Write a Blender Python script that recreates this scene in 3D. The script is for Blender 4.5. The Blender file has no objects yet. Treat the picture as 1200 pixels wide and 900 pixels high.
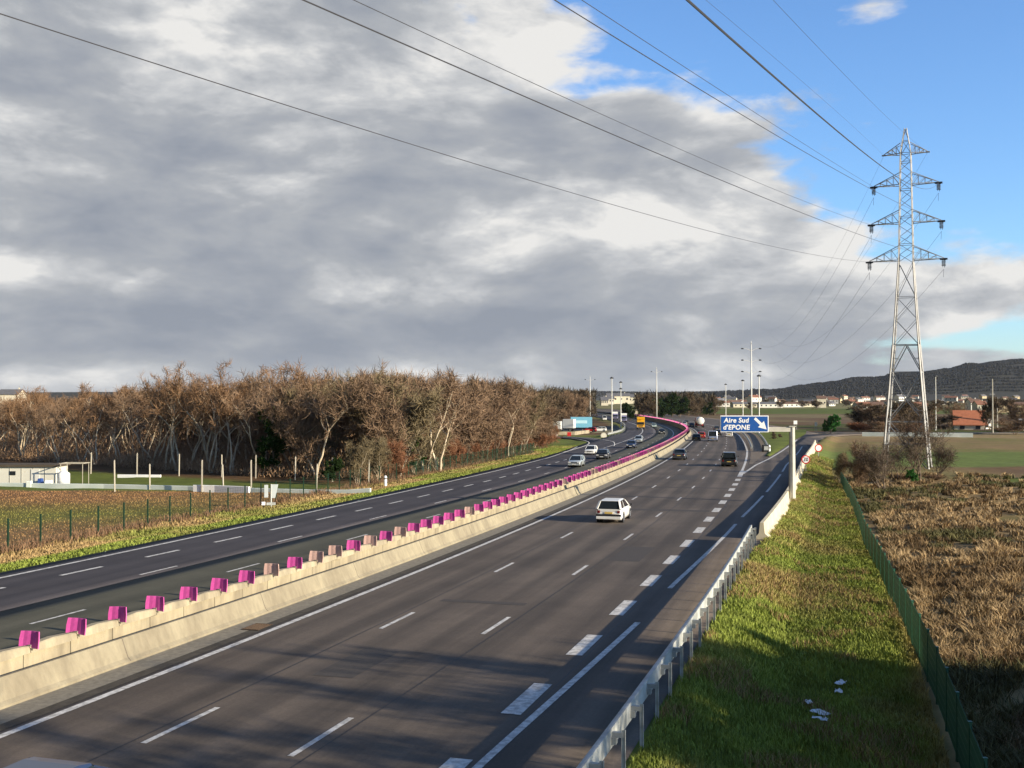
import bpy, math, random
import numpy as np
from mathutils import Vector, Matrix
R=math.radians
scene=bpy.context.scene; COL=scene.collection
rnd=random.Random(7); rng=np.random.default_rng(11)

# ------------------------------------------------ camera
H,PITCH=7.373,math.atan(16/1300.2)
cd=bpy.data.cameras.new('camera'); cd.lens=1300.2/1200*36; cd.sensor_width=36; cd.clip_end=20000; cd.clip_start=.1
cam=bpy.data.objects.new('camera',cd); COL.objects.link(cam)
cam.location=(0,0,H); cam.rotation_euler=(math.pi/2+PITCH,0,0); scene.camera=cam

# ------------------------------------------------ light, exposure
SUN_EL=R(16.5); SHX,SHY=-math.cos(R(27)),math.sin(R(27))        # shadows fall toward (SHX,SHY)
sl=bpy.data.lights.new('sun','SUN'); sl.energy=5.0; sl.angle=R(.5); sl.color=(1,.86,.64)
so=bpy.data.objects.new('sun',sl); COL.objects.link(so)
tosun=Vector((-SHX*math.cos(SUN_EL),-SHY*math.cos(SUN_EL),math.sin(SUN_EL)))
so.rotation_euler=tosun.to_track_quat('Z','Y').to_euler()
vs=scene.view_settings; vs.view_transform='Standard'; vs.look='None'; vs.gamma=1; vs.exposure=.95
W=bpy.data.worlds.new('World'); scene.world=W; W.use_nodes=True
def world_sky():
    nt=W.node_tree; nt.nodes.clear(); N=nt.nodes; L=nt.links
    def n(t,**k):
        o=N.new(t)
        for a,b in k.items(): setattr(o,a,b)
        return o
    def m(op,a,b=None,c=None,clamp=False):
        o=n('ShaderNodeMath',operation=op); o.use_clamp=clamp
        for i,v in enumerate((a,b,c)):
            if v is None: continue
            if isinstance(v,(int,float)): o.inputs[i].default_value=v
            else: L.new(v,o.inputs[i])
        return o.outputs[0]
    sky=n('ShaderNodeTexSky',sky_type='NISHITA'); sky.sun_disc=False; sky.sun_elevation=SUN_EL
    sky.sun_rotation=math.atan2(tosun.x,tosun.y); sky.altitude=50; sky.air_density=1.0; sky.dust_density=.4; sky.ozone_density=2.5
    tc=n('ShaderNodeTexCoord'); sx=n('ShaderNodeSeparateXYZ'); L.new(tc.outputs['Generated'],sx.inputs[0])
    x,y,z=sx.outputs
    az=m('ARCTAN2',x,y); el=m('ARCSINE',z)
    zz=m('ADD',m('MAXIMUM',z,0.0),.11)
    pu=m('DIVIDE',x,zz); pv=m('DIVIDE',y,zz)
    cb=n('ShaderNodeCombineXYZ'); L.new(m('MULTIPLY',pu,.75),cb.inputs[0]); L.new(pv,cb.inputs[1]); L.new(m('MULTIPLY',el,3.0),cb.inputs[2])
    def noise(scale,det,rough,off=(0,0,0),dist=0,vec=None):
        mp=n('ShaderNodeMapping'); mp.inputs['Location'].default_value=off; L.new(vec or cb.outputs[0],mp.inputs[0])
        o=n('ShaderNodeTexNoise'); o.inputs['Scale'].default_value=scale; o.inputs['Detail'].default_value=det; o.inputs['Roughness'].default_value=rough; o.inputs['Distortion'].default_value=dist
        L.new(mp.outputs[0],o.inputs['Vector']); return o.outputs['Fac']
    # a second set of coordinates in azimuth / elevation for billowy edges
    cb2=n('ShaderNodeCombineXYZ'); L.new(m('MULTIPLY',az,3.0),cb2.inputs[0]); L.new(m('MULTIPLY',el,7.0),cb2.inputs[1])
    big=noise(.55,6,.5,SKY['o1'],.3)
    mid=noise(2.3,8,.55,SKY['o2'],.25,cb2.outputs[0])
    fine=noise(5.0,7,.55,SKY['o3'],.25,cb2.outputs[0])
    def blob(a0,e0,ra,re,k):
        u=m('DIVIDE',m('SUBTRACT',az,a0),ra); v=m('DIVIDE',m('SUBTRACT',el,e0),re)
        return m('MULTIPLY',m('EXPONENT',m('MULTIPLY',m('ADD',m('MULTIPLY',u,u),m('MULTIPLY',v,v)),-1.0)),k)
    def total(L_):
        o=None
        for q in L_: o=blob(*q) if o is None else m('ADD',o,blob(*q))
        return o
    # clear sky in the upper right, an open strip low on the right
    t=m('SUBTRACT',m('ADD',el,m('MULTIPLY',az,.60)),SKY['edge'])
    ur=m('MULTIPLY',m('SMOOTH_MIN',m('MAXIMUM',t,-.3),.2,.05),-5.2)
    strip=m('MULTIPLY',m('MULTIPLY',m('SUBTRACT',1.0,m('MULTIPLY',m('ABSOLUTE',m('SUBTRACT',el,.045)),26),None,True),m('MULTIPLY',m('SUBTRACT',az,.20),5,None,True)),-.75)
    cov=m('ADD',m('ADD',m('MULTIPLY',m('SUBTRACT',mid,.5),2.4),m('MULTIPLY',m('SUBTRACT',big,.5),.7)),m('MULTIPLY',m('SUBTRACT',fine,.5),1.2))
    cov=m('ADD',m('ADD',cov,m('ADD',ur,strip)),.46)
    cov=m('ADD',cov,total(SKY['cover']))
    thin=m('MAXIMUM',m('MULTIPLY',m('SUBTRACT',.75,cov),.35),-.06)
    mask=m('MULTIPLY',m('ADD',cov,.06),2.0,None,True)
    mr=n('ShaderNodeMapRange',interpolation_type='SMOOTHSTEP'); L.new(mask,mr.inputs[0]); mask=mr.outputs[0]
    # inner brightness: thick parts grey-blue, thin and sun-facing parts bright
    sh=m('ADD',m('MULTIPLY',m('SUBTRACT',noise(1.7,8,.56,SKY['o4'],.3,cb2.outputs[0]),.5),2.5),m('MULTIPLY',m('SUBTRACT',fine,.5),1.2))
    sh=m('ADD',m('ADD',sh,thin),m('ADD',total(SKY['light']),SKY['lift']))
    cr=n('ShaderNodeValToRGB'); L.new(sh,cr.inputs[0])
    e=cr.color_ramp.elements; e[0].position=.0; e[0].color=(.275,.305,.36,1); e[1].position=1; e[1].color=(.78,.77,.75,1)
    for p_,c_ in ((.3,(.335,.36,.405,1)),(.55,(.40,.42,.45,1)),(.80,(.56,.57,.585,1))):
        k=e.new(p_); k.color=c_
    # out-of-view cloud overhead and behind is dimmed to cut the ambient fill light
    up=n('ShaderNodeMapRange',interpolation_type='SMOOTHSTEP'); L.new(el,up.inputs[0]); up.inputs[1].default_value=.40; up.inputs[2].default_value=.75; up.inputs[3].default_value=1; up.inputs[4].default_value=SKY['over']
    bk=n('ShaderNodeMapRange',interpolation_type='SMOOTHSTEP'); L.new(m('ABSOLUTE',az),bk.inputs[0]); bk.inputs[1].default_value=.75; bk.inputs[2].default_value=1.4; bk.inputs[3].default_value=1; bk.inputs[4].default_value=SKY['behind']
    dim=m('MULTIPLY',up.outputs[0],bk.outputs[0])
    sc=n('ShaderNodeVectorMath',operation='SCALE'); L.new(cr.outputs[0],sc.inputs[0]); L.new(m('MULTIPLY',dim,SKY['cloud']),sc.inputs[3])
    sb=n('ShaderNodeVectorMath',operation='MULTIPLY'); L.new(sky.outputs[0],sb.inputs[0]); sb.inputs[1].default_value=SKY['blue']
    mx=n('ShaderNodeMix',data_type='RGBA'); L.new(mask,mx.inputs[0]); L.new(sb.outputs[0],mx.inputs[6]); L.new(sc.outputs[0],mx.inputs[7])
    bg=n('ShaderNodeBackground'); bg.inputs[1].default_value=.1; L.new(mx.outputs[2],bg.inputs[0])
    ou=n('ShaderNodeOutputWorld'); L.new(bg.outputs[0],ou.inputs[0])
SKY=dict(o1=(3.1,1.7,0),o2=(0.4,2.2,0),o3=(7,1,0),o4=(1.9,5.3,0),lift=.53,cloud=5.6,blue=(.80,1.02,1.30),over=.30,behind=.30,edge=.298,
    light=[(.20,.25,.06,.03,.35),(.08,.285,.05,.03,.3),(-.45,.30,.1,.05,.2),(.28,.12,.06,.03,.25),(-.24,.31,.11,.045,.50),(.04,.30,.05,.035,.30),(-.42,.105,.10,.022,.35),(-.02,.135,.14,.035,.30),(.17,.18,.10,.05,.30),(.40,.09,.12,.03,.3),(-.2,.015,.5,.018,.22),(-.3,.065,.4,.022,-.15),(-.33,.19,.16,.03,-.12),(.0,.05,.3,.02,-.12)],
    cover=[(-.35,.2,.3,.2,.3),(.36,.165,.09,.035,-.9),(.22,.215,.04,.015,-.35),(-.04,.245,.03,.008,-.3),(.10,.24,.06,.03,.45),(.01,.34,.06,.04,.5),(.2,.23,.04,.02,.3),(.33,.325,.05,.024,.80),(-.1,.07,.6,.07,.3),(.14,.19,.09,.05,.35),(.36,.085,.16,.018,.75),(.06,.27,.035,.012,-.35),(.11,.19,.03,.012,-.35),(-.15,.25,.02,.01,-.5),(.13,.34,.05,.02,-.4)])
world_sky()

# ------------------------------------------------ road frame: s metres along the right carriageway, d metres to its right
G=-.006765
_S=np.arange(-150.,9000.,2.)
def _k(s):
    return np.where(s<=250,-.00078348+2.6083e-6*np.clip(s,-20,250),np.where(s<580,-.00078348+2.6083e-6*s-.00087,-.0001))
def _table():
    th=np.zeros_like(_S); k=_k(_S+1.)
    i0=int(np.argmin(abs(_S)))
    th[i0]=.30098
    for i in range(i0,len(_S)-1): th[i+1]=th[i]+2*k[i]
    for i in range(i0,0,-1): th[i-1]=th[i]-2*k[i-1]
    x=np.zeros_like(_S); y=np.zeros_like(_S); x[i0]=-3.5616; y[i0]=15.
    for i in range(i0,len(_S)-1):
        m=(th[i]+th[i+1])/2; x[i+1]=x[i]+2*math.sin(m); y[i+1]=y[i]+2*math.cos(m)
    for i in range(i0,0,-1):
        m=(th[i]+th[i-1])/2; x[i-1]=x[i]-2*math.sin(m); y[i-1]=y[i]-2*math.cos(m)
    return th,x,y
_TH,_X,_Y=_table()
def rd(s,d):
    s=np.asarray(s,float); t=np.interp(s,_S,_TH)
    return np.interp(s,_S,_X)+d*np.cos(t), np.interp(s,_S,_Y)-d*np.sin(t)
def heading(s): return np.interp(s,_S,_TH)
def inv(x,y):
    x=np.asarray(x,float); y=np.asarray(y,float); s=y*1.03-15
    for _ in range(6):
        t=np.interp(s,_S,_TH); s=s+(x-np.interp(s,_S,_X))*np.sin(t)+(y-np.interp(s,_S,_Y))*np.cos(t)
    t=np.interp(s,_S,_TH)
    return s,(x-np.interp(s,_S,_X))*np.cos(t)-(y-np.interp(s,_S,_Y))*np.sin(t)
def zT(y):
    y=np.asarray(y,float)
    return np.where(y<250,G*y,G*250+G*150*(1-np.exp(-(np.maximum(y,250)-250)/150)))
ES=[-80,40,50,72,100,127,150,206,230,260]; ED=[3.2,3.3,3.9,4.9,6.0,7.3,9.0,13.6,16.5,20.5]
def e_right(s): return np.interp(s,ES,ED)
LW=-.5
def left_edge(s): return np.interp(s,[-80,150,175,190,215,240,280,300,700],[-30.3,-30.3,-30.8,-31.5,-32.2,-32.6,-32.6,-31,-31])
def smooth(a,b,v):
    t=np.clip((v-a)/(b-a),0,1); return t*t*(3-2*t)
def ground(x,y):
    s,d=inv(x,y); e=e_right(s); l=left_edge(s)
    r=np.where(d>-12, np.where(d<e, -.62+.58*smooth(e-2.2,e-.5,d), 
        -.04-.8*smooth(e+.3,e+3.2,d)+.35*smooth(10.5,16,d)),
        np.where(d>l, -.62, -.54-.25*smooth(l-1,l-5,d)))
    # near right bank rising toward the bridge (bank only behind camera)
    far=smooth(230,300,s)
    r=np.where(d>e, r*(1-far)-.3*far, r)
    return zT(y)+r
def road_z(x,y): return zT(y)
LITXY=[(8.08,29.11),(8.05,30.19),(7.9,28.57),(9.54,32.26),(9.19,31.32)]
BANK_TREES=[(27,21,'evergreen',.9),(30,21.5,'evergreen',.95),(34,21.,'evergreen',1.),(24,20,'evergreen',.6),(29,17,'evergreen',.95),(31,12.5,'evergreen',1.),(27,14,'dark',.8),(33,19,'dark',.9),(25,16.5,'evergreen',.6),(35,14,'brushy',1.15),(38,17,'robinia',1.),(33,8,'brushy',1.15),(41,13,'robinia_olive',1.05),(29,8,'evergreen',.9),(22.5,13,'robinia',1.05),(25.5,11,'brushy',1.2),(27,6,'robinia',1.1)]
# ------------------------------------------------ materials
MATS={}
def mat(name,col,rough=.8,var=.12,scale=3.,metal=0,bump=0,bscale=20,spec=.3,stretch=None,var2=0,scale2=.3,col2=None,attr=None,coat=0):
    if name in MATS: return MATS[name]
    M=bpy.data.materials.new(name); M.use_nodes=True; nt=M.node_tree; L=nt.links; b=nt.nodes['Principled BSDF']
    b.inputs['Roughness'].default_value=rough; b.inputs['Metallic'].default_value=metal; b.inputs['Specular IOR Level'].default_value=spec
    if coat: b.inputs['Coat Weight'].default_value=coat; b.inputs['Coat Roughness'].default_value=.08
    geo=nt.nodes.new('ShaderNodeNewGeometry'); tc=nt.nodes.new('ShaderNodeTexCoord')
    src=tc.outputs['Object']
    if stretch:
        mp=nt.nodes.new('ShaderNodeMapping'); mp.inputs['Scale'].default_value=stretch; L.new(src,mp.inputs[0]); src=mp.outputs[0]
    no=nt.nodes.new('ShaderNodeTexNoise'); no.inputs['Scale'].default_value=scale; no.inputs['Detail'].default_value=8; no.inputs['Roughness'].default_value=.65; L.new(src,no.inputs['Vector'])
    mr=nt.nodes.new('ShaderNodeMapRange'); mr.inputs[1].default_value=.28; mr.inputs[2].default_value=.72; mr.inputs[3].default_value=1-var; mr.inputs[4].default_value=1+var; L.new(no.outputs[0],mr.inputs[0])
    mul=nt.nodes.new('ShaderNodeVectorMath'); mul.operation='SCALE'
    if attr:
        at=nt.nodes.new('ShaderNodeAttribute'); at.attribute_name=attr; base=at.outputs['Color']
    else:
        rg=nt.nodes.new('ShaderNodeRGB'); rg.outputs[0].default_value=(*col,1); base=rg.outputs[0]
    if col2 is not None:
        n2=nt.nodes.new('ShaderNodeTexNoise'); n2.inputs['Scale'].default_value=scale2; n2.inputs['Detail'].default_value=6; L.new(src,n2.inputs['Vector'])
        m2=nt.nodes.new('ShaderNodeMapRange'); m2.inputs[1].default_value=.42; m2.inputs[2].default_value=.62; L.new(n2.outputs[0],m2.inputs[0])
        mx=nt.nodes.new('ShaderNodeMix'); mx.data_type='RGBA'; L.new(m2.outputs[0],mx.inputs[0]); L.new(base,mx.inputs[6]); mx.inputs[7].default_value=(*col2,1); base=mx.outputs[2]
    L.new(base,mul.inputs[0]); L.new(mr.outputs[0],mul.inputs[3]); L.new(mul.outputs[0],b.inputs['Base Color'])
    if bump:
        n3=nt.nodes.new('ShaderNodeTexNoise'); n3.inputs['Scale'].default_value=bscale; n3.inputs['Detail'].default_value=5; L.new(tc.outputs['Object'],n3.inputs['Vector'])
        bp=nt.nodes.new('ShaderNodeBump'); bp.inputs['Strength'].default_value=bump; bp.inputs['Distance'].default_value=.03; L.new(n3.outputs[0],bp.inputs['Height']); L.new(bp.outputs[0],b.inputs['Normal'])
    MATS[name]=M; return M
def glass(name='car_glass',col=(.015,.02,.024)):
    return mat(name,col,.12,.05,spec=.25)

# ------------------------------------------------ mesh helpers
def P3(s,d,z=0):
    x,y=rd(s,d); return (float(x),float(y),float(zT(y))+z)
def link(name,me,m,parent=None,loc=None):
    o=bpy.data.objects.new(name,me); COL.objects.link(o)
    if m is not None and len(me.materials)==0: me.materials.append(m)
    if parent: o.parent=parent
    if loc is not None: o.location=loc
    return o
def tag(o,label=None,cat=None,group=None,kind=None):
    if label: o['label']=label
    if cat: o['category']=cat
    if group: o['group']=group
    if kind: o['kind']=kind
    return o
def empty(name,loc=(0,0,0),rz=0,label=None,cat=None,group=None):
    o=bpy.data.objects.new(name,None); COL.objects.link(o); o.location=loc; o.rotation_euler=(0,0,rz); o.empty_display_size=.2
    return tag(o,label,cat,group)
def kids(o): return [c for c in bpy.data.objects if c.parent==o]
def copy_tree(o,parent=None):
    # copies a thing, its parts and sub-parts
    c=o.copy(); COL.objects.link(c)
    if parent: c.parent=parent
    for ch in TREE.get(o.name,[]) : copy_tree(ch,c)
    return c
TREE={}
def remember(root):
    allk={}
    for o in bpy.data.objects:
        if o.parent: allk.setdefault(o.parent.name,[]).append(o)
    def rec(o):
        TREE[o.name]=allk.get(o.name,[])
        for k in TREE[o.name]: rec(k)
    rec(root)
class MB:
    def __init__(s): s.v=[]; s.f=[]
    def add(s,v,f):
        n=len(s.v); s.v+= [tuple(p) for p in v]; s.f+=[tuple(i+n for i in q) for q in f]; return s
    def box(s,c,size,rz=0,M=None):
        x,y,z=[a/2 for a in size]; v=[Vector((a*x,b*y,e*z)) for a in(-1,1) for b in(-1,1) for e in(-1,1)]
        if rz: v=[Matrix.Rotation(rz,3,'Z')@p for p in v]
        if M is not None: v=[M@p for p in v]
        v=[p+Vector(c) for p in v]
        return s.add(v,[(0,1,3,2),(4,6,7,5),(0,4,5,1),(2,3,7,6),(0,2,6,4),(1,5,7,3)])
    def bar(s,a,b,w,h=None,n=4,r2=None):
        a=Vector(a);b=Vector(b);d=b-a
        if d.length<1e-6: return s
        q=d.to_track_quat('Z','Y'); v=[]
        for p,r in((a,w),(b,w if r2 is None else r2)):
            for i in range(n):
                t=(i+.5)/n*2*math.pi; k=r/math.cos(math.pi/n)/2 if n==4 else r/2
                v.append(p+q@Vector((math.cos(t)*k,math.sin(t)*k*(1 if h is None else h/w),0)))
        f=[(i,(i+1)%n,n+(i+1)%n,n+i) for i in range(n)]+[tuple(range(n-1,-1,-1)),tuple(range(n,2*n))]
        return s.add(v,f)
    def tube(s,pts,rs,n=8,cap=True):
        v=[];f=[]
        for i,p in enumerate(pts):
            p=Vector(p); a=Vector(pts[max(i-1,0)]); b=Vector(pts[min(i+1,len(pts)-1)]); q=(b-a).to_track_quat('Z','Y'); r=rs[i] if hasattr(rs,'__len__') else rs
            for j in range(n):
                t=j/n*2*math.pi; v.append(p+q@Vector((math.cos(t)*r,math.sin(t)*r,0)))
        for i in range(len(pts)-1):
            for j in range(n): f.append((i*n+j,i*n+(j+1)%n,(i+1)*n+(j+1)%n,(i+1)*n+j))
        if cap: f+= [tuple(range(n-1,-1,-1)),tuple(range((len(pts)-1)*n,len(pts)*n))]
        return s.add(v,f)
    def loft(s,secs,closed=True,cap=True):
        n=len(secs[0]); v=[p for q in secs for p in q]; f=[]
        for i in range(len(secs)-1):
            for j in range(n if closed else n-1): f.append((i*n+j,(i+1)*n+j,(i+1)*n+(j+1)%n,i*n+(j+1)%n))
        if cap and closed: f+=[tuple(range(n)),tuple(range(len(secs)*n-1,(len(secs)-1)*n-1,-1))]
        return s.add(v,f)
    def sphere(s,c,r,n=8,m=6,sz=1):
        v=[];f=[]
        for i in range(m+1):
            a=math.pi*i/m
            for j in range(n): b=2*math.pi*j/n; v.append((c[0]+r*math.sin(a)*math.cos(b),c[1]+r*math.sin(a)*math.sin(b),c[2]+r*sz*math.cos(a)))
        for i in range(m):
            for j in range(n): f.append((i*n+j,(i+1)*n+j,(i+1)*n+(j+1)%n,i*n+(j+1)%n))
        return s.add(v,f)
    def mesh(s,name,smooth=False,bevel=0):
        me=bpy.data.meshes.new(name); me.from_pydata(s.v,[],s.f); me.validate()
        if bevel or True:
            import bmesh
            bm=bmesh.new(); bm.from_mesh(me)
            if bevel:
                bmesh.ops.remove_doubles(bm,verts=bm.verts,dist=.0005)
                ed=[e for e in bm.edges if len(e.link_faces)==2 and e.calc_face_angle(0)>.5]
                bmesh.ops.bevel(bm,geom=ed,offset=bevel,segments=2,affect='EDGES',profile=.6)
            bmesh.ops.recalc_face_normals(bm,faces=bm.faces); bm.to_mesh(me); bm.free()
        if smooth: me.polygons.foreach_set('use_smooth',[True]*len(me.polygons))
        return me
    def build(s,name,m,parent=None,smooth=False,bevel=0,loc=None): return link(name,s.mesh(name,smooth,bevel),m,parent,loc)
def np_mesh(name,V,F,cols=None,attr='tint'):
    """V (n,3), F (m,k) one polygon size"""
    me=bpy.data.meshes.new(name); V=np.asarray(V,np.float32); F=np.asarray(F,np.int32)
    k=F.shape[1]; me.vertices.add(len(V)); me.vertices.foreach_set('co',V.ravel()); me.loops.add(F.size); me.loops.foreach_set('vertex_index',F.ravel())
    me.polygons.add(len(F)); me.polygons.foreach_set('loop_start',np.arange(0,F.size,k,dtype=np.int32)); me.polygons.foreach_set('loop_total',np.full(len(F),k,np.int32))
    me.update(); me.validate()
    if cols is not None:
        a=me.color_attributes.new(attr,'FLOAT_COLOR','POINT'); c=np.ones((len(V),4),np.float32); c[:,:3]=cols; a.data.foreach_set('color',c.ravel())
    return me
def strip(name,m,s0,s1,d0,d1,z,step=2.,zfun=None):
    """a sheet lying along the road between offsets d0(s), d1(s)"""
    S=np.linspace(s0,s1,max(2,int(round((s1-s0)/step))+1))
    D0=d0(S) if callable(d0) else np.full(len(S),d0); D1=d1(S) if callable(d1) else np.full(len(S),d1)
    V=[]
    for D in (D0,D1):
        x,y=rd(S,D); V.append(np.stack([x,y,zT(y)+z],1))
    V=np.concatenate(V); n=len(S); F=[(i,n+i,n+i+1,i+1) for i in range(n-1)]
    return V,np.array(F)
def strips(name,m,items,kind='structure'):
    Vs=[];Fs=[];o=0
    for it in items:
        V,F=strip('',m,*it); Vs.append(V);Fs.append(F+o);o+=len(V)
    return tag(link(name,np_mesh(name,np.concatenate(Vs),np.concatenate(Fs)),m),kind=kind)
def bar_profile(mb,prof,s0,s1,dfun,z=0,step=2.):
    """extrude a closed cross-section [(d,z)] along the road"""
    n=max(2,int(round((s1-s0)/step))+1); secs=[]
    for i in range(n):
        s=s0+(s1-s0)*i/(n-1); dd=dfun(s) if callable(dfun) else dfun
        secs.append([P3(s,dd+a,z+b) for a,b in prof])
    mb.loft(secs); return mb
# ------------------------------------------------ value noise for natural variation of land colour
_lat=np.random.default_rng(3).random((256,256))
def vnoise(x,y,sc,o=0):
    x=np.asarray(x)/sc+o*17.3; y=np.asarray(y)/sc+o*9.1; xi=np.floor(x).astype(int); yi=np.floor(y).astype(int); fx=x-xi; fy=y-yi
    fx=fx*fx*(3-2*fx); fy=fy*fy*(3-2*fy); g=lambda a,b:_lat[(xi+a)%256,(yi+b)%256]
    return (g(0,0)*(1-fx)+g(1,0)*fx)*(1-fy)+(g(0,1)*(1-fx)+g(1,1)*fx)*fy
def fbm(x,y,sc,o=0): return vnoise(x,y,sc,o)*.5+vnoise(x,y,sc/2.1,o+1)*.3+vnoise(x,y,sc/4.3,o+2)*.2
GREEN=np.array((.105,.128,.024)); DRY=np.array((.24,.165,.075)); OCH=np.array((.215,.125,.055)); SOIL=np.array((.135,.088,.05)); LEAF=np.array((.10,.062,.036)); FIELD=np.array((.105,.135,.032)); TAN=np.array((.21,.17,.085)); RED=np.array((.12,.075,.042))
def land_colour(x,y):
    s,d=inv(x,y); e=e_right(s); l=left_edge(s)
    n1=fbm(x,y,7.,1)[...,None]; n2=fbm(x,y,1.6,5)[...,None]; n3=fbm(x,y,40.,8)[...,None]; n4=fbm(x,y,18.,3)[...,None]
    def mixc(a,b,t): return a*(1-t)+b*t
    jit=(fbm(x,y,5.,4)-.5)*3
    verge=mixc(GREEN*1.1,DRY*.8,np.clip((n1-.44)*3.2+(n2-.5)*1.2,0,1)*(.6-.35*smooth(50,95,s))[...,None])
    dry=mixc(DRY,GREEN*.9,np.clip((n1-.52)*4,0,1)*.45); dry=mixc(dry,OCH*.75,np.clip((n4-.5)*4,0,1)*.5)
    out=np.array(verge)
    def put(mask,col,soft=None):
        nonlocal out
        m=np.asarray(mask,float)[...,None]; out=out*(1-m)+col*m
    yy=y+jit; X=x
    right=smooth(-.6,.6,d+jit*.2-(np.maximum(e,9.6)+.2)); 
    put(right,dry)
    # bands of fields beyond the rough ground, right of the road
    b=lambda a,c,w=3: smooth(a-w,a+w,yy+ (fbm(x,y,25.,9)-.5)*8)*(1-smooth(c-w,c+w,yy+(fbm(x,y,25.,9)-.5)*8))
    put(right*b(112,118,2)*smooth(45,49,X),GREEN*1.1)
    put(right*b(118,144,2)*smooth(47,62,X+jit),mixc(SOIL,OCH*.7,n1))
    put(right*b(118,144,2)*(1-smooth(40,60,X+jit)),mixc(GREEN,DRY,n1*.8))
    put(right*b(143,188),mixc(FIELD*1.35,FIELD*1.05,n1))
    put(right*b(188,262,5),mixc(DRY*.9,GREEN*1.1,np.clip((n4-.35)*2,0,.6)))
    put(right*b(262,300,4),mixc(DRY*1.2,TAN,n1))
    put(right*b(300,430,8),mixc(GREEN*.6,RED,np.clip((n4-.35)*3,0,1)))
    put(b(430,700,15)*smooth(-60,20,d),mixc(RED,TAN*.9,np.clip((n3-.35)*3,0,1)))
    put(b(700,1050,25)*smooth(-60,20,d),mixc(FIELD*.8,GREEN,n3))
    put(smooth(1000,1060,yy)*smooth(-400,-200,d),mixc(TAN,FIELD,np.clip((n3-.3)*2,0,1)))
    put(smooth(2200,2500,yy),mixc(TAN*.7,GREEN*.6,n3))
    # left side
    grn=(s>176)&(s<293)&(d<l)&(d>-75)
    lf=1-smooth(-.6,.6,d-(l-2.2)+jit*.15)
    put(lf,mixc(DRY*.9,GREEN*1.0,np.clip((n1-.38)*3,0,.85)))
    lf2=1-smooth(-.5,.5,d+36.+jit*.1)
    fld=mixc(mixc(OCH*.72+DRY*.15,np.array((.205,.112,.05)),smooth(80,96,yy)[...,None]),GREEN*1.0,np.clip((n4-.36)*2.6,0,.7)*(1-.7*smooth(82,96,yy)[...,None]))
    put(lf2*(s<260),fld)
    yw=107+(x+50)*-.07
    put(lf2*smooth(-1,1,y-yw)*(x<2)*(s<130),mixc(GREEN*1.15,FIELD*.9,n1))
    yf=np.interp(x,[-400,-75,-58,-29,-12,0,30],[200,150,141,119,111,134,190])
    put((1-smooth(-.6,.6,d+35.5))*smooth(-3,3,y-yf)*(d>-900),mixc(LEAF,OCH*.6,n1))
    put(grn,mixc(GREEN*1.1,DRY*.8,np.clip((n1-.5)*3,0,.6)))
    return np.clip(out*(.82+.36*n2),0,1)
# ------------------------------------------------ ground: one sheet to the horizon
def build_ground():
    ang=np.concatenate([np.arange(-180,-42,3.),np.arange(-42,42,.22),np.arange(42,180.1,3.)]); rad=np.concatenate([[0.5,6,10,14],16*1.0125**np.arange(0,525)])
    rad=rad[rad<9500]; a,r=np.meshgrid(np.radians(ang),rad); x=r*np.sin(a); y=r*np.cos(a); z=ground(x,y)
    # undulation off the road
    s,d=inv(x,y); off=smooth(0,6,d-e_right(s)-.3)+smooth(0,6,left_edge(s)-1.5-d); z=z+off*(fbm(x,y,6.,2)-.5)*.28
    # wooded bank falling towards the bridge ramp, right of and behind the camera
    V=np.stack([x.ravel(),y.ravel(),z.ravel()],1); nr,na=x.shape; i=np.arange(nr-1)[:,None]*na+np.arange(na-1)[None,:]; i=i.ravel()
    F=np.stack([i,i+na,i+na+1,i+1],1); c=land_colour(x.ravel(),y.ravel())
    m=mat('land',(1,1,1),.95,.22,1.1,bump=.6,bscale=6,spec=.1,attr='tint')
    tag(link('ground',np_mesh('ground',V,F[:,::-1],c),m),kind='structure')
build_ground()
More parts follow.
